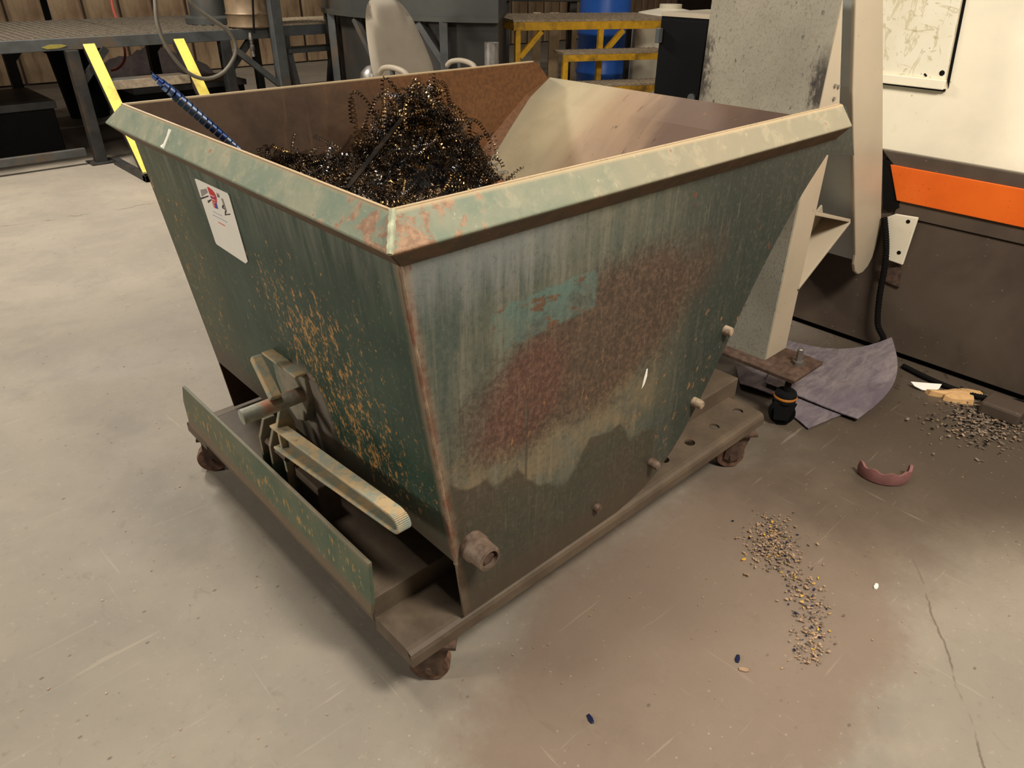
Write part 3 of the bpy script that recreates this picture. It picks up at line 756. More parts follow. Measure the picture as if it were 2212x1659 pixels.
col = MB().prism([(1.7835, .2), (1.93, .2), (1.92, 1.10), (1.7835, 1.41)], 1, .230, .676).build('support_column', m_beige, cv, bevel=.003)
box((1.778, .234, .2), (1.7835, .676, 1.41)).build('front_plate', m_speck, cv)['label'] = 'grey front plate speckled with black grime'
for z, x in ((1.165, 1.85), (1.16, 1.875), (1.125, 1.862)):
    MB().lathe([(.006, .231), (.006, .224)], 8, (x, 0, z), 1).build('bolt_head', m_steel, cv)
fp = box((1.715, .078, .186), (1.935, .70, .200)).build('foot_plate', m_rust, cv, bevel=.002)
MB().lathe([(.022, .2), (.022, .214), (.012, .214), (.012, .262), (.009, .266)], 6, (1.845, .135, 0)).build('leveling_bolt', m_steel, cv)
cs = MB().lathe([(.012, .186), (.012, .140), (.036, .138), (.040, .128), (.040, .100)], 20, (1.735, .105, 0)).build('caster', m_blackp, cv, smooth=True)
MB().lathe([(.0405, .112), (.0425, .115), (.0425, .120), (.0405, .123)], 20, (1.735, .105, 0)).build('swivel_ring', simple('amber_ring', lin(176, 110, 40), .5), cs, smooth=True)
ck = MB()
for s in (-1, 1): ck.prism([(-.04, .105), (.04, .105), (.03, .03), (-.02, .03)], 1, s*.028-.004, s*.028+.004)
ck = ck.build('caster_fork', m_blackp, cs); ck.location = (1.735, .105, 0); ck.rotation_euler = (0, 0, 2.2)
w = MB().lathe([(.012, -.02), (.044, -.02), (.048, -.012), (.048, .012), (.044, .02), (.012, .02)], 24, (.0, 0, .048), 1).build('wheel', m_black, cs, smooth=True)
w.location = (1.735, .105, 0); w.rotation_euler = (0, 0, 2.2)

# black electrical cabinet beside the column
bc = thing('control_cabinet', 'slim black metal cabinet standing between hopper and speckled column', 'cabinet', (1.883, .745, 0))
box((.006, 0, .08), (.30, .215, 1.325)).build('body', m_black, bc, bevel=.003)
box((0, .006, .09), (.008, .209, 1.315)).build('door', m_black, bc, bevel=.002)
box((.004, 0, 1.325), (.30, .215, 1.338)).build('top_plate', m_beige, bc)
box((.02, .02, 0), (.28, .195, .08)).build('plinth', m_hole, bc)
lt = box((-.022, .196, 1.235), (0.0, .214, 1.285)).build('latch_tab', m_dark2, bc, bevel=.002)
MB().lathe([(.016, -.01), (.016, .002)], 12, (0, .03, 1.06), 0).build('door_knob', m_dark2, bc)

# ------------------------------------------------------------------ CNC machine
mc = thing('machining_centre', 'white enclosed machine tool with orange stripe and dark oily base', 'machine', (2.6, -.6, 0))
Y0 = .6   # local y = world y + Y0
box((0, -2.0, .846), (1.2, Y0+.55, 2.2)).build('enclosure', m_creamw, mc, bevel=.006)
box((0.0, -2.0, .60), (1.2, Y0+.26, .846)).build('stripe_backing', m_base, mc)
box((.25, Y0+.26, .60), (1.2, Y0+.95, .846)).build('cavity_panel', m_base, mc)
box((-.008, -2.0, 0.03), (1.0, Y0+.95, .60)).build('base', m_base, mc)
box((.02, -2.0, 0), (1.0, Y0+.95, .03)).build('base_skirt', m_hole, mc)
MB().prism([(Y0+.31, .848), (Y0+.255, .800), (Y0+.19, .665), (Y0+.20, .605), (-2.0, .605), (-2.0, .848)], 0, -.016, .0).build('dark_trim', m_base, mc, bevel=.002)
MB().prism([(Y0+.262, .800), (Y0+.200, .667), (-2.0, .667), (-2.0, .800)], 0, -.026, -.016).build('orange_stripe', m_orange, mc, bevel=.002)
MB().prism([(Y0+.155, 1.128), (Y0+.195, 1.55), (Y0+.52, 1.55), (Y0+.52, 1.128)], 0, -.012, 0).build('cover_plate', m_cover, mc, bevel=.002)
MB().prism([(Y0+.150, 1.128), (Y0+.190, 1.55), (Y0+.180, 1.55), (Y0+.138, 1.10)], 0, -.004, 0).build('cover_gap', m_hole, mc)
cvx = box((-.022, Y0+.150, 1.094), (0, Y0+.53, 1.128)).build('cover_rail', m_creamw, mc, bevel=.003)
box((-.01, Y0+.146, 1.088), (0, Y0+.53, 1.096)).build('cover_gap', m_hole, mc)
MB().lathe([(.009, -.013), (.011, -.011)], 14, (0, Y0+.172, 1.150), 0).build('cover_screw', m_hole, mc)
for py_, pz_ in ((.23, 1.14), (.225, 1.136)): MB().lathe([(.004, -.0135), (.004, -.010)], 10, (0, Y0+py_, pz_), 0).build('cover_screw', m_hole, mc)
bw = lambda px, py: (lambda q: (q[1]+Y0, q[2]))(on(0, 2.57, px, py))
brk = MB().prism([bw(1908, 472), bw(1935, 462), bw(1984, 470), bw(1950, 572), bw(1915, 560)], 0, -.035, -.022).build('mounting_bracket', m_creamw, mc, bevel=.003)
for px, py in ((1963, 478), (1943, 545)):
    q = bw(px, py); MB().lathe([(.008, -.0365), (.008, -.034)], 12, (0, q[0], q[1]), 0).build('bolt_hole', m_hole, brk)
MB().prism([bw(1885, 590), bw(1945, 575), bw(1940, 622), bw(1890, 600)], 0, -.02, -.008).build('rusty_tab', m_rust, mc)
MB().prism([bw(1905, 345), bw(1925, 352), bw(1940, 450), bw(1905, 455)], 0, -.02, .02).build('stripe_end_gap', m_hole, mc)  # dark block standing for the shaded gap left of the stripe
def corrugated(pts, r, n=14):
    P = spline(pts, n); return MB().tube(P, [r*(1 if i % 2 else .84) for i in range(len(P))], 10)
HP = lambda x, l: [on(0, x, *p) for p in l]
tag(corrugated(HP(2.545, [(1910, 470), (1914, 520), (1912, 570), (1900, 640), (1896, 700), (1908, 735)])+[np.array((2.545, .135, .02))], .0135, 18).build('flexible_conduit', m_hole, smooth=True),
    'black corrugated conduit hanging down the machine base by the white bracket', 'conduit')
tag(corrugated([on(2, .013, *p) for p in [(1950, 790), (2000, 815), (2060, 840), (2120, 858), (2190, 867), (2260, 872)]], .012, 22).build('floor_conduit', m_hole, smooth=True),
    'black corrugated conduit lying on the floor along the machine base', 'conduit')
mf = box((0, 0, 0), (.12, .14, .055)).build('machine_foot', m_base, None, bevel=.01); mf.location = on(2, 0, 2196, 925)
tag(mf, 'dark levelling pad on the floor at the right edge of the picture', 'machine foot')

# ------------------------------------------------------------------ things on the floor
def pad(name, label, corners, curl_=(.0, .0), n=14, seed=1, z0=.004):
    rg_ = np.random.default_rng(seed); a, b, c, d = [on(2, 0, *p) if len(p) == 2 else np.array(p) for p in corners]; vs = []
    for i in range(n+1):
        for j in range(n+1):
            u, v = i/n, j/n
            p = a*(1-u)*(1-v)+b*u*(1-v)+c*u*v+d*(1-u)*v
            z = z0+.006*(1+math.sin(u*5+seed)*math.cos(v*4+seed*2))/2+curl_[0]*max(0, u-.7)**2*11+curl_[1]*max(0, v-.75)**2*16
            k = 1 if seed == 1 else 0
            bow = .03*math.sin(math.pi*u)*k; out = .07*math.sin(math.pi*v)*u**3*k
            z += p[2]*u*u; z -= .010*k*math.exp(-((v-.52)/.03)**2)
            vs.append((p[0]-bow*(1-v)+out*.2, p[1]-bow*(1-v)-out, max(z, .001)+rg_.uniform(0, .0015)))
    m2 = n+1; N = len(vs)
    vs2 = vs+[(x, y, z+.004) for x, y, z in vs]
    fs = []
    for i in range(n):
        for j in range(n):
            q = (i*m2+j, (i+1)*m2+j, (i+1)*m2+j+1, i*m2+j+1); fs += [q[::-1], tuple(k+N for k in q)]
    edge = [i*m2 for i in range(m2)]+[n*m2+j for j in range(1, m2)]+[i*m2+n for i in range(n-1, -1, -1)]+[j for j in range(n-1, 0, -1)]
    fs += [(edge[k], edge[(k+1) % len(edge)], edge[(k+1) % len(edge)]+N, edge[k]+N) for k in range(len(edge))]
    return tag(MB().add(vs2, fs).build(name, m_pad, smooth=True), label, 'absorbent pad')
pad('absorbent_pad', 'large grey violet absorbent pad with curled edge in front of the machine', [(1690, 742), (2.545, .055, .085), (1850, 915), (1650, 838)], (.0, .0), seed=1, z0=.016)
pad('absorbent_pad', 'small absorbent pad corner peeking out under the large one', [(1722, 858), (1840, 890), (1745, 930), (1700, 893)], (0, .0), seed=2, z0=.002)
pad('absorbent_pad', 'torn light grey absorbent pad behind the end of the hopper base', [(1588, 795), (1700, 800), (1672, 862), (1598, 838)], (0, .01), seed=3, z0=.003)
tag(MB().prism([(-.06, .0), (.06, .0), (.045, -.025), (.015, -.038), (-.02, -.036), (-.048, -.02)], 2, 0, .004).build('white_disc_piece', m_white), 'white half-disc scrap on the floor beside the machine base', 'scrap')
o = bpy.data.objects['white_disc_piece']; o.location = on(2, 0.022, 2000, 828); o.rotation_euler = (0.5, 0, YAW-math.pi/2-.15)
cp = MB(); n = 15; ring = [(.07*(1+.3*math.sin(3*t)+.2*math.sin(5*t+1)), t) for t in np.linspace(0, 2*math.pi, n, endpoint=False)]
cp.add([(0, 0, .03)]+[(r*math.cos(t)*1.25, r*math.sin(t)*.6, .014+.012*random.random()) for r, t in ring]+[(r*math.cos(t)*1.3, r*math.sin(t)*.65, 0) for r, t in ring],
       [(0, 1+i, 1+(i+1) % n) for i in range(n)]+[(1+i, 1+n+i, 1+n+(i+1) % n, 1+(i+1) % n) for i in range(n)])
o = tag(cp.build('crumpled_paper', m_tan), 'crumpled tan paper scrap on the floor by the conduit', 'paper'); o.location = on(2, 0, 2065, 858); o.rotation_euler = (0, 0, YAW-math.pi/2)
# pink broken ring
pr_ = MB(); vs = []; prof = [(.064, 0), (.074, .004), (.077, .030), (.074, .052), (.066, .050)]; kk = 26
for i in range(kk):
    t = math.pi*(1.02+.96*i/(kk-1)); fade = .9+.1*math.sin(i*1.1+.6)
    for r, z in prof: vs.append((r*math.cos(t)*1.15, r*math.sin(t), z*fade))
pr_.add(vs, [(i*5+j, (i+1)*5+j, (i+1)*5+(j+1) % 5, i*5+(j+1) % 5) for i in range(kk-1) for j in range(5)]+[(0, 1, 2, 3, 4), tuple((kk-1)*5+j for j in range(5))[::-1]])
o = tag(pr_.build('broken_ring', m_pinkp, smooth=True), 'broken pink plastic ring half lying on the floor right of the hopper', 'broken ring')
o.location = on(2, 0, 1905, 1022); o.rotation_euler = (0, 0, YAW-math.pi/2-.1)
# sweepings
def flakes(name, label, pts_fn, count, mats, size, zmax=.01, cat='metal shavings'):
    mbs = [MB() for _ in mats]
    for i in range(count):
        px, py = pts_fn(); p = on(2, 0, px, py)
        if p[0] > 2.55: continue
        s = size*random.uniform(.5, 1.5); a = random.random()*6.28; e = random.uniform(.35, 1)
        z = random.random()*zmax; tl = random.uniform(-.5, .5); k = int(min(len(mats)-1, random.random()**1.6*len(mats)))
        c, s_ = math.cos(a), math.sin(a)
        vs = [(p[0]+(c*u-s_*v*e)*s, p[1]+(s_*u+c*v*e)*s, .0008+z+max(0, u*tl*s)) for u, v in ((-1, -.6), (1, -.8), (.8, .7), (-.7, .8))]
        vs += [(x, y, zz+.0012) for x, y, zz in vs]
        mbs[k].add(vs, [(0, 3, 2, 1), (4, 5, 6, 7), (0, 1, 5, 4), (1, 2, 6, 5), (2, 3, 7, 6), (3, 0, 4, 7)])
    root = None
    for mb, mt in zip(mbs, mats):
        if not mb.v: continue
        o = mb.build(name if root is None else 'flake_layer', mt, root); o['kind'] = 'stuff'
        if root is None: root = tag(o, label, cat, kind='stuff')
    return root
def sweep():
    if random.random() < .6: return random.gauss(1665, 28), random.gauss(1172, 26)
    t = random.random(); return 1690+70*math.sin(t*2.4)*.9+random.gauss(0, 22), 1200+230*t+random.gauss(0, 10)
flakes('floor_shavings', 'trail of swept tan and blue metal chips on the floor right of the hopper', sweep, 900, [m_chiptan, m_chiptan, m_dirt, m_dirt, m_chiptan, m_chipblue, m_dirt, m_chiptan, m_chiptan, m_chipylw], .0036, .007)
flakes('floor_dirt', 'grey dirt sweepings on the floor in front of the machine base', lambda: (random.gauss(2135, 55), random.gauss(905, 30)), 900, [m_dirt, m_dirt, m_hole, m_chiptan], .0055, .01, 'dirt')
flakes('floor_grit', 'scattered pale grit over the bare concrete floor', lambda: (random.uniform(0, 2212), random.uniform(420, 1655)), 220, [m_chiptan], .0020, .001, 'grit')
for (px, py, lbl, mt, a) in [(1593, 1424, 'small dark blue chip on the floor below the brown stain', m_chipblue, .4), (1275, 1554, 'blue chip lying alone on the floor near the bottom edge', m_chipblue, 1.2), (1606, 1448, 'small tan chip on the floor beside a dark blue chip', m_chiptan, 2.2), (1892, 1268, 'white pebble on the grey floor right of the chip trail', m_white, .2)]:
    o = tag(MB().prism([(-.012, -.004), (.0, -.006), (.012, -.003), (.011, .004), (-.004, .006), (-.012, .003)], 2, 0, .005).build('metal_chip' if mt is not m_white else 'pebble', mt, bevel=.001), lbl, 'chip'); o.location = on(2, 0, px, py); o.rotation_euler = (0, 0, a)

# ------------------------------------------------------------------ background: raised platform with stairs
def grating(mb, x0, x1, y0, y1, z, nb, nc, t=.008, h=.02):
    for i in range(nb+1): x = x0+(x1-x0)*i/nb; mb.box((x-t/2, y0, z-h), (x+t/2, y1, z))
    for j in range(nc+1): y = y0+(y1-y0)*j/nc; mb.box((x0, y-t/2, z-h), (x1, y+t/2, z-.004))
    return mb
pa = thing('work_platform', 'long dark steel work platform with grated deck at the back left', 'platform', (0, 6, 0))
for x0, x1 in ((-.9, 1.66), (1.70, 2.86)):
    d = box((x0, .03, .915), (x1, 2.0, .925)).build('deck_sheet', m_dark, pa)
    o = grating(MB(), x0, x1, .03, 2.0, .95, int((x1-x0)/.06), 26).build('deck_grating', m_deck, pa); o['kind'] = 'stuff'
for y in (0, 1.97): box((-.9, y, .86), (2.86, y+.05, .945)).build('edge_beam', m_dark2, pa, bevel=.004)
for x in (-.9, .95, 2.81): box((x, .05, .86), (x+.05, 1.97, .935)).build('cross_beam', m_dark, pa)
for x, y in ((-.4, 0), (1.05, -.05), (2.30, 0), (.97, 1.9), (-.4, 1.9), (2.3, 1.9)):
    l = box((x, y, 0), (x+.09, y+.09, .86)).build('leg', m_dark, pa, bevel=.004)
    box((x-.05, y-.05, 0), (x+.14, y+.14, .012)).build('foot_plate', m_dark, l)
    MB().bar((x+.045, y+.045, .60), (x+.30, y+.045, .86), .05, .05).build('knee_brace', m_dark, l)
box((-.9, -.02, .07), (1.0, .03, .13)).build('low_beam', m_dark2, pa, bevel=.003)
MB().prism([(.90, .888), (.96, .906), (1.04, .904), (1.08, .892), (1.02, .878), (.94, .876)], 1, -.003, 0.0).build('paint_mark', simple('yellow_smudge', lin(150, 138, 60), .6, 0, .2, 20), pa)
stt = thing('platform_stairs', 'stairs with pale yellow stringers leading up to the platform', 'stairs', (0, 5.1, 0))
for x in (1.22, 1.92):
    MB().bar((x, .1, .02), (x, .84, .90), .085, .012).build('stringer_face', m_yellow, stt, bevel=.002)
    MB().bar((x, .15, .0), (x, .89, .87), .06, .07).build('stringer', m_dark, stt)
for y, z in ((.22, .20), (.42, .42), (.60, .64)):
    tr = box((1.26, y+.06, z-.03), (1.88, y+.27, z)).build('tread', m_dark2, stt, bevel=.003)
    box((1.26, y+.055, z-.06), (1.88, y+.065, z+.004)).build('nosing', m_grate, tr)
box((1.15, 0, 0), (1.99, .06, .05)).build('foot_rail', m_dark, stt, bevel=.003)
for x in (1.15, 1.95): box((x, 0, 0), (x+.05, .75, .05)).build('foot_rail', m_dark, stt)
q = on(2, 0, 196, 250)
bn = thing('waste_bin', 'black round waste bin under the left platform', 'bin', q)
MB().lathe([(.19, 0), (.25, .66), (.235, .66), (.18, .02)], 28).build('body', m_blackp, bn, smooth=True)
MB().lathe([(.25, .63), (.272, .64), (.272, .68), (.235, .68)], 28, close=True).build('rim', m_blackp, bn, smooth=True)
# items on the platform
q = on(2, .95, 543, 58)
dr = thing('steel_drum', 'tan ribbed steel drum standing on the left platform', 'drum', q)
MB().lathe([(.195, 0), (.205, .01), (.20, .03), (.20, .10), (.21, .112), (.20, .124), (.20, .30), (.21, .312), (.20, .324), (.20, .64), (.207, .66), (.185, .66), (.18, .645)], 36).build('shell', m_drum, dr, smooth=True)
q = on(2, .95, 455, 50)
pk = thing('pump_housing', 'grey brown cylindrical pump housing on the platform beside the tan drum', 'pump', q)
MB().lathe([(.22, 0), (.22, .05), (.17, .07), (.17, .75), (.12, .85)], 28).build('housing', m_tank, pk, smooth=True)
MB().lathe([(.10, .85), (.10, 1.0)], 20).build('cap', m_dark, pk)
tb = thing('work_table', 'black framed table standing behind the left end of the platform', 'table', (.2, 9.3, 0))
box((-.6, -.4, 1.20), (1.75, .4, 1.25)).build('table_top', m_black, tb, bevel=.004)
for x, y in ((-.5, -.3), (.25, -.35), (.75, -.35), (1.6, .3)): box((x, y, 0), (x+.06, y+.06, 1.20)).build('leg', m_black, tb)
tag(MB().tube(spline([(-.5, 10.9, .62), (2, 10.88, .60), (4, 10.9, .66), (6.2, 10.9, .64)], 6), .03, 10).build('wall_pipe', m_drum, smooth=True), 'tan pipe running along the back wall behind the platform', 'pipe')
bxs = thing('crate_stack', 'long dark crate under the left end of the platform', 'crate', (.62, 7.0, 0))
box((-1.6, -.5, .02), (.35, .4, .40)).build('crate_body', m_hole, bxs, bevel=.01); box((-1.62, -.52, .38), (.37, .42, .44)).build('crate_rim', m_dark, bxs, bevel=.005)
sk = thing('storage_skid', 'low dark skid with cloth heap under the platform behind the stairs', 'skid', (2.6, 8.9, 0))
box((-.8, -.4, .10), (.9, .4, .16)).build('deck', m_dark, sk, bevel=.004)
for x in (-.7, .0, .7): box((x, -.4, 0), (x+.1, .4, .10)).build('runner', m_dark, sk)
hp = MB(); hv = []
for i in range(17):
    for j in range(11):
        u, v = i/16, j/10; hv.append((-.72+1.5*u, -.34+.7*v, .16+.34*math.sin(math.pi*u)**.6*math.sin(math.pi*v)**.6*(1+.25*math.sin(u*17+v*9))+random.uniform(0, .015)))
hp.add(hv, [(i*11+j, (i+1)*11+j, (i+1)*11+j+1, i*11+j+1) for i in range(16) for j in range(10)])
hp.build('cloth_heap', simple('dark_cloth', lin(58, 48, 46), .9), sk, smooth=True)
tc = thing('tool_chest', 'low black chest under the platform right of the stairs', 'chest', (2.05, 6.75, 0))
box((-.4, -.25, .05), (.62, .3, .42)).build('body', m_black, tc, bevel=.008); box((-.42, -.27, .42), (.64, .32, .47)).build('lid', m_dark, tc, bevel=.006); box((-.38, -.2, 0), (.6, .25, .05)).build('plinth', m_hole, tc)
# post, cables
ps = thing('steel_post', 'tall dark steel post between the platform and the small bench', 'post', (2.79, 5.9, 0))
box((-.05, -.05, 0), (.05, .05, 2.4)).build('post', m_dark2, ps, bevel=.006); box((-.12, -.12, 0), (.12, .12, .015)).build('base_plate', m_dark, ps)
MB().bar((-.05, 0, .48), (-.42, 0, .80), .05, .05).build('knee_brace', m_dark2, ps)
lp = [on(1, 5.55, *p) for p in [(318, -160), (332, -60), (335, 0), (340, 50), (362, 105), (400, 152), (440, 170), (480, 158), (505, 125), (508, 95), (490, 65), (455, 40), (425, 18), (405, -10), (392, -80), (385, -160)]]
tag(MB().tube(spline(lp, 8), .0155, 10).build('hanging_hose', m_grey, smooth=True), 'grey hose hanging in a big loop in front of the platform', 'hose')
ah = thing('air_line', 'thin black air line with grey quick coupling hanging beside the steel post', 'air line', on(1, 5.9, 548, 122))
b0 = np.array(ah.location)
MB().tube([np.array(p)-b0 for p in (on(1, 5.9, 541, -160), on(1, 5.9, 546, 0), on(1, 5.9, 549, 72))], .009, 8).build('line', m_black, ah, smooth=True)
z0 = on(1, 5.9, 549, 122)[2]-b0[2]; z1 = on(1, 5.9, 549, 70)[2]-b0[2]
MB().lathe([(.014, z0), (.014, z0+.05), (.02, z0+.055), (.02, z0+.09), (.014, z0+.095), (.014, z0+.13), (.019, z0+.135), (.019, z1-.03), (.012, z1)], 14).build('coupling', m_steel, ah, smooth=True)
def pinkhose(label, pts, Yp): tag(MB().tube(spline([on(1, Yp, *p) for p in pts], 6), .014, 8).build('red_hose', m_pink, smooth=True), label, 'hose')
pinkhose('faded red hose on the back wall dropping behind the platform', [(228, -120), (238, -20), (244, 18), (252, 42), (262, 80), (270, 110), (268, 132), (255, 147), (240, 152)], 8.3)
pinkhose('short faded red hose end hanging right of the yellow stairs', [(494, 150), (500, 162), (508, 178), (514, 196), (518, 215)], 6.42)

# small bench right of the post, step stool below it
bb = thing('grated_bench', 'small grated steel bench with blue grey frame right of the post', 'bench', (3.0, 6.25, 0))
box((0, 0, .845), (.98, .05, .93)).build('front_beam', simple('blue_grey_steel', lin(92, 96, 100), .5, .1, .15, 8), bb, bevel=.004)
box((0, .05, .89), (.98, .75, .90)).build('deck_sheet', m_dark, bb)
o = grating(MB(), 0, .98, .0, .75, .955, 22, 12).build('deck_grating', m_grate, bb); o['kind'] = 'stuff'
for x, y in ((.90, 0), (.02, 0), (.90, .68), (.02, .68)): box((x, y, 0), (x+.07, y+.07, .845)).build('leg', m_dark2, bb, bevel=.003)
ss = thing('step_stool', 'grey two-step stool pushed under the grated bench', 'step stool', (3.02, 6.02, 0))
for x in (0, .50):
    MB().bar((x+.03, 0, 0), (x+.03, .22, .74), .05, .05).build('side_leg', m_dark2, ss); MB().bar((x+.03, .5, 0), (x+.03, .24, .74), .05, .05).build('side_leg', m_dark2, ss)
box((0, .08, .36), (.56, .30, .40)).build('tread', m_grate, ss, bevel=.004); box((0, .14, .70), (.56, .36, .74)).build('tread', m_dark2, ss, bevel=.004)
q = far(795, 6.3); cn = thing('metal_canister', 'shiny bare metal canister on the floor left of the office chair', 'canister', q)
MB().lathe([(.10, 0), (.105, .02), (.105, .66), (.09, .72), (.05, .76), (.02, .77)], 24).build('shell', m_steel, cn, smooth=True)

# big grey round-fronted tank on its stand
q = far(1078, 8.5); tk = thing('round_tank', 'large dark grey round-fronted tank on a steel stand behind the office chair', 'tank', q, YAW-math.pi/2)
def tankfoot(r): return [(r*math.sin(t), -r*math.cos(t)) for t in np.radians(np.linspace(-72, 1, 28))]+[(.08, -.2), (-1.8, -.2)]
MB().prism(tankfoot(1.78), 2, 1.085, 2.0).build('shell', m_tank, tk, smooth=True)
MB().prism(tankfoot(1.82), 2, 1.045, 1.085).build('rim_band', m_tank, tk, smooth=True)
MB().prism(tankfoot(1.70), 2, .30, 1.045).build('lower_shell', simple('dark_tank_paint', lin(52, 50, 47), .55, .1, .15, 3, lin(74, 62, 50), .5), tk, smooth=True)
for t in (-62, -38, -14):
    a = math.radians(t); p = (1.78*math.sin(a), -1.78*math.cos(a))
    MB().bar((p[0], p[1], 0), (p[0], p[1], 1.045), .07, .07).build('stand_leg', m_dark2, tk, bevel=.004)
    MB().bar((p[0], p[1], .72), (1.78*math.sin(a-.13), -1.78*math.cos(a-.13), 1.03), .05, .05).build('stand_brace', m_dark2, tk)

# office chair
q = far(918, 5.75); ch = thing('office_chair', 'beige grey office chair with curved armrests behind the hopper', 'chair', q, YAW-math.pi/2-.8)
def cushion(mb, w, h, t, fn, n=16, mm=16):
    vs = []
    for side in (1, -1):
        for i in range(n+1):
            for j in range(mm+1):
                u = -1+2*i/n; v = -1+2*j/mm
                e = max(0, 1-(abs(u)**3.2+abs(v)**3.2)); th = t*e**.35
                k = max(abs(u)**3.5+abs(v)**3.5, 1e-9)**(1/3.5); mxx = max(abs(u), abs(v), 1e-9); sc = mxx/k if k > 0 else 1
                vs.append(fn(u*sc*w/2, v*sc*h/2, side*th/2))
    N = (n+1)*(mm+1); fs = []
    for i in range(n):
        for j in range(mm):
            q = (i*(mm+1)+j, (i+1)*(mm+1)+j, (i+1)*(mm+1)+j+1, i*(mm+1)+j+1); fs += [q, tuple(k+N for k in q[::-1])]
    return mb.add(vs, fs)
# chair local: facing +x, y left
def backfn(a, b, c):
    z = .86+b; w_ = 1-.24*max(0, (b+.05)/.36)
    return (-.20-.42*(b+.36)+.9*a*a*.35+c, a*w_, z)
bk = cushion(MB(), .56, .78, .11, backfn, 18, 24).build('backrest', m_chair, ch, smooth=True)
cushion(MB(), .52, .50, .10, lambda a, b, c: (b+.05, a, .47+c)).build('seat', m_chair, ch, smooth=True)
for s in (-1, 1):
    ar = MB().tube(spline([(-.16, s*.31, .785), (-.10, s*.315, .825), (.02, s*.32, .84), (.14, s*.315, .825), (.20, s*.305, .785)], 6), [.010]+[.019]*23+[.010], 12).build('armrest', m_chair, ch, smooth=True)
    MB().tube(spline([(.0, s*.31, .825), (.01, s*.315, .60), (.02, s*.28, .44), (.03, s*.15, .42)], 5), .018, 10).build('armrest_post', m_dark2, ar, smooth=True)
MB().tube([(0.03, 0, .44), (0.03, 0, .10)], .028, 14).build('gas_lift', m_black, ch, smooth=True)
MB().bar((-.12, 0, .44), (-.27, 0, .62), .07, .02, (1, 0, 0)).build('back_bar', m_black, ch)
for k in range(5):
    a = k*2*math.pi/5; st_ = MB().bar((.03, 0, .10), (.03+.29*math.cos(a), .29*math.sin(a), .075), .05, .03).build('base_spoke', m_black, ch, bevel=.004)
    MB().lathe([(.01, -.02), (.03, -.02), (.03, .02), (.01, .02)], 14, (.03+.28*math.cos(a), .28*math.sin(a), .031), 1).build('wheel', m_black, st_, smooth=True)

# plain steel tube behind the hopper
q = on(1, 1.62, 1062, 92); sp2 = thing('steel_bollard', 'bare steel tube standing upright behind the far side of the hopper', 'tube', (q[0], q[1], 0))
MB().lathe([(.030, 0), (.030, q[2]), (.026, q[2]), (.026, q[2]-.2)], 24).build('tube', m_steel, sp2, smooth=True)
MB().lathe([(.09, 0), (.09, .012)], 24).build('base_plate', m_dark, sp2)

# yellow step platform
q = far(1110, 7.45)
ys_ = thing('yellow_step_platform', 'safety yellow step platform with grated treads behind the hopper', 'step platform', q, YAW-math.pi/2+.30)
def ybox(a, b, n='frame_bar', mt=None): return box(a, b).build(n, mt or m_ylw2, ys_, bevel=.003)
ybox((0, 0, .93), (1.62, .04, 1.0)); ybox((0, .86, .93), (1.62, .9, 1.0)); ybox((0, .04, .93), (.04, .86, 1.0)); ybox((1.58, .04, .93), (1.62, .86, 1.0))
o = grating(MB(), 0, 1.62, 0, .9, 1.022, 36, 16, .010).build('deck_grating', m_grate, ys_); o['kind'] = 'stuff'
box((.04, .04, .995), (1.58, .86, 1.006)).build('deck_sheet', m_grate, ys_)
for x in (0.02, .86, 1.56):
    p_ = ybox((x, 0, 0), (x+.05, .05, .93), 'post'); MB().bar((x+.05, .025, .70), (x+.26, .025, .92), .045, .045).build('knee_brace', m_ylw2, p_)
    ybox((x, .85, 0), (x+.05, .9, .93), 'post', m_dark)
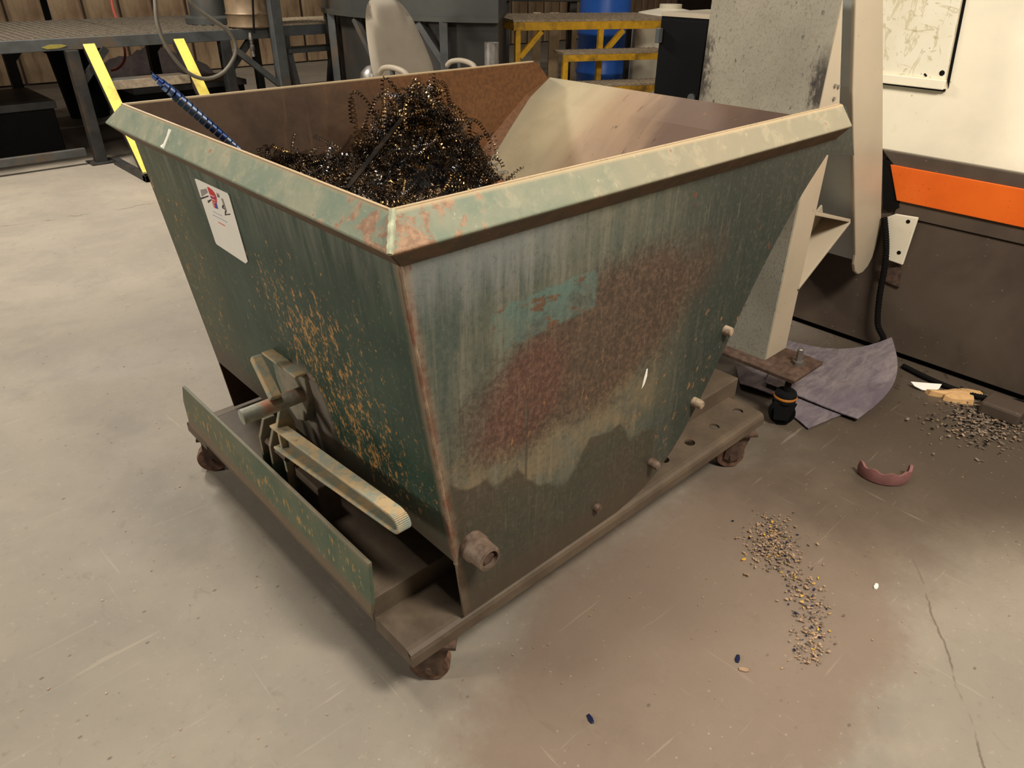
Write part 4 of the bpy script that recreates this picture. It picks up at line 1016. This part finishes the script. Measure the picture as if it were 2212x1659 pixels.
for k, (y, z, xa, xb) in enumerate(((-.28, .745, .40, 1.45), (-.56, .50, .52, 1.50), (-.84, .25, .55, 1.52))):
    ybox((xa, y, z-.06), (xb, y+.04, z), 'tread_front'); box((xa, y+.04, z-.006), (xb, y+.28, z+.004)).build('tread_sheet', m_grate, ys_)
    o = grating(MB(), xa, xb, y, y+.28, z+.02, 20, 6, .010).build('tread_grating', m_grate, ys_); o['kind'] = 'stuff'
    for x in (xa, xb-.05): ybox((x, y, 0), (x+.05, y+.05, z-.06), 'tread_post')

# drums and clutter beyond
q = far(1306, 9.6); bd_ = thing('blue_drum', 'blue plastic drum standing behind the yellow step platform', 'drum', q)
MB().lathe([(.26, .0), (.295, .03), (.30, .30), (.312, .32), (.312, .35), (.30, .37), (.30, .72), (.312, .74), (.312, .77), (.30, .79), (.295, 1.12), (.27, 1.18), (.24, 1.18), (.235, 1.16)], 36).build('shell', m_blue, bd_, smooth=True)
q = far(1446, 9.0); wt = thing('white_tank', 'white plastic tank behind the black cabinet', 'tank', q)
MB().lathe([(.36, 0), (.40, .03), (.40, .92), (.34, 1.02), (.12, 1.06), (.12, 1.10), (.08, 1.10)], 32).build('shell', m_creamw, wt, smooth=True)
q = far(1165, 11.0); gm = thing('grey_machine', 'dark grey machine on legs behind the yellow step platform', 'machine', q, YAW-math.pi/2)
box((-.62, -.3, 1.03), (.55, .5, 2.0)).build('body', m_tank, gm, bevel=.02)
for x in (-.5, .4): box((x, -.2, 0), (x+.09, -.1, 1.03)).build('leg', m_dark, gm); box((x, .35, 0), (x+.09, .45, 1.03)).build('leg', m_dark, gm)
for i, (px, w_) in enumerate(((1160, .09), (1198, .12), (1236, .10))):
    q = far(px, 9.1); o = tag(box((-w_/2, -.08, 0), (w_/2, .08, .99)).build('timber_block', simple('pale_timber_%s' % 'abc'[i], lin(186-i*8, 160-i*8, 124-i*6), .8, 0, .15, 8), bevel=.008), ['leftmost pale timber block on end behind the yellow platform deck', 'middle pale timber block on end behind the yellow platform deck', 'rightmost pale timber block on end beside the blue drum'][i], 'timber'); o.location = q; o.rotation_euler = (0, 0, YAW-math.pi/2)
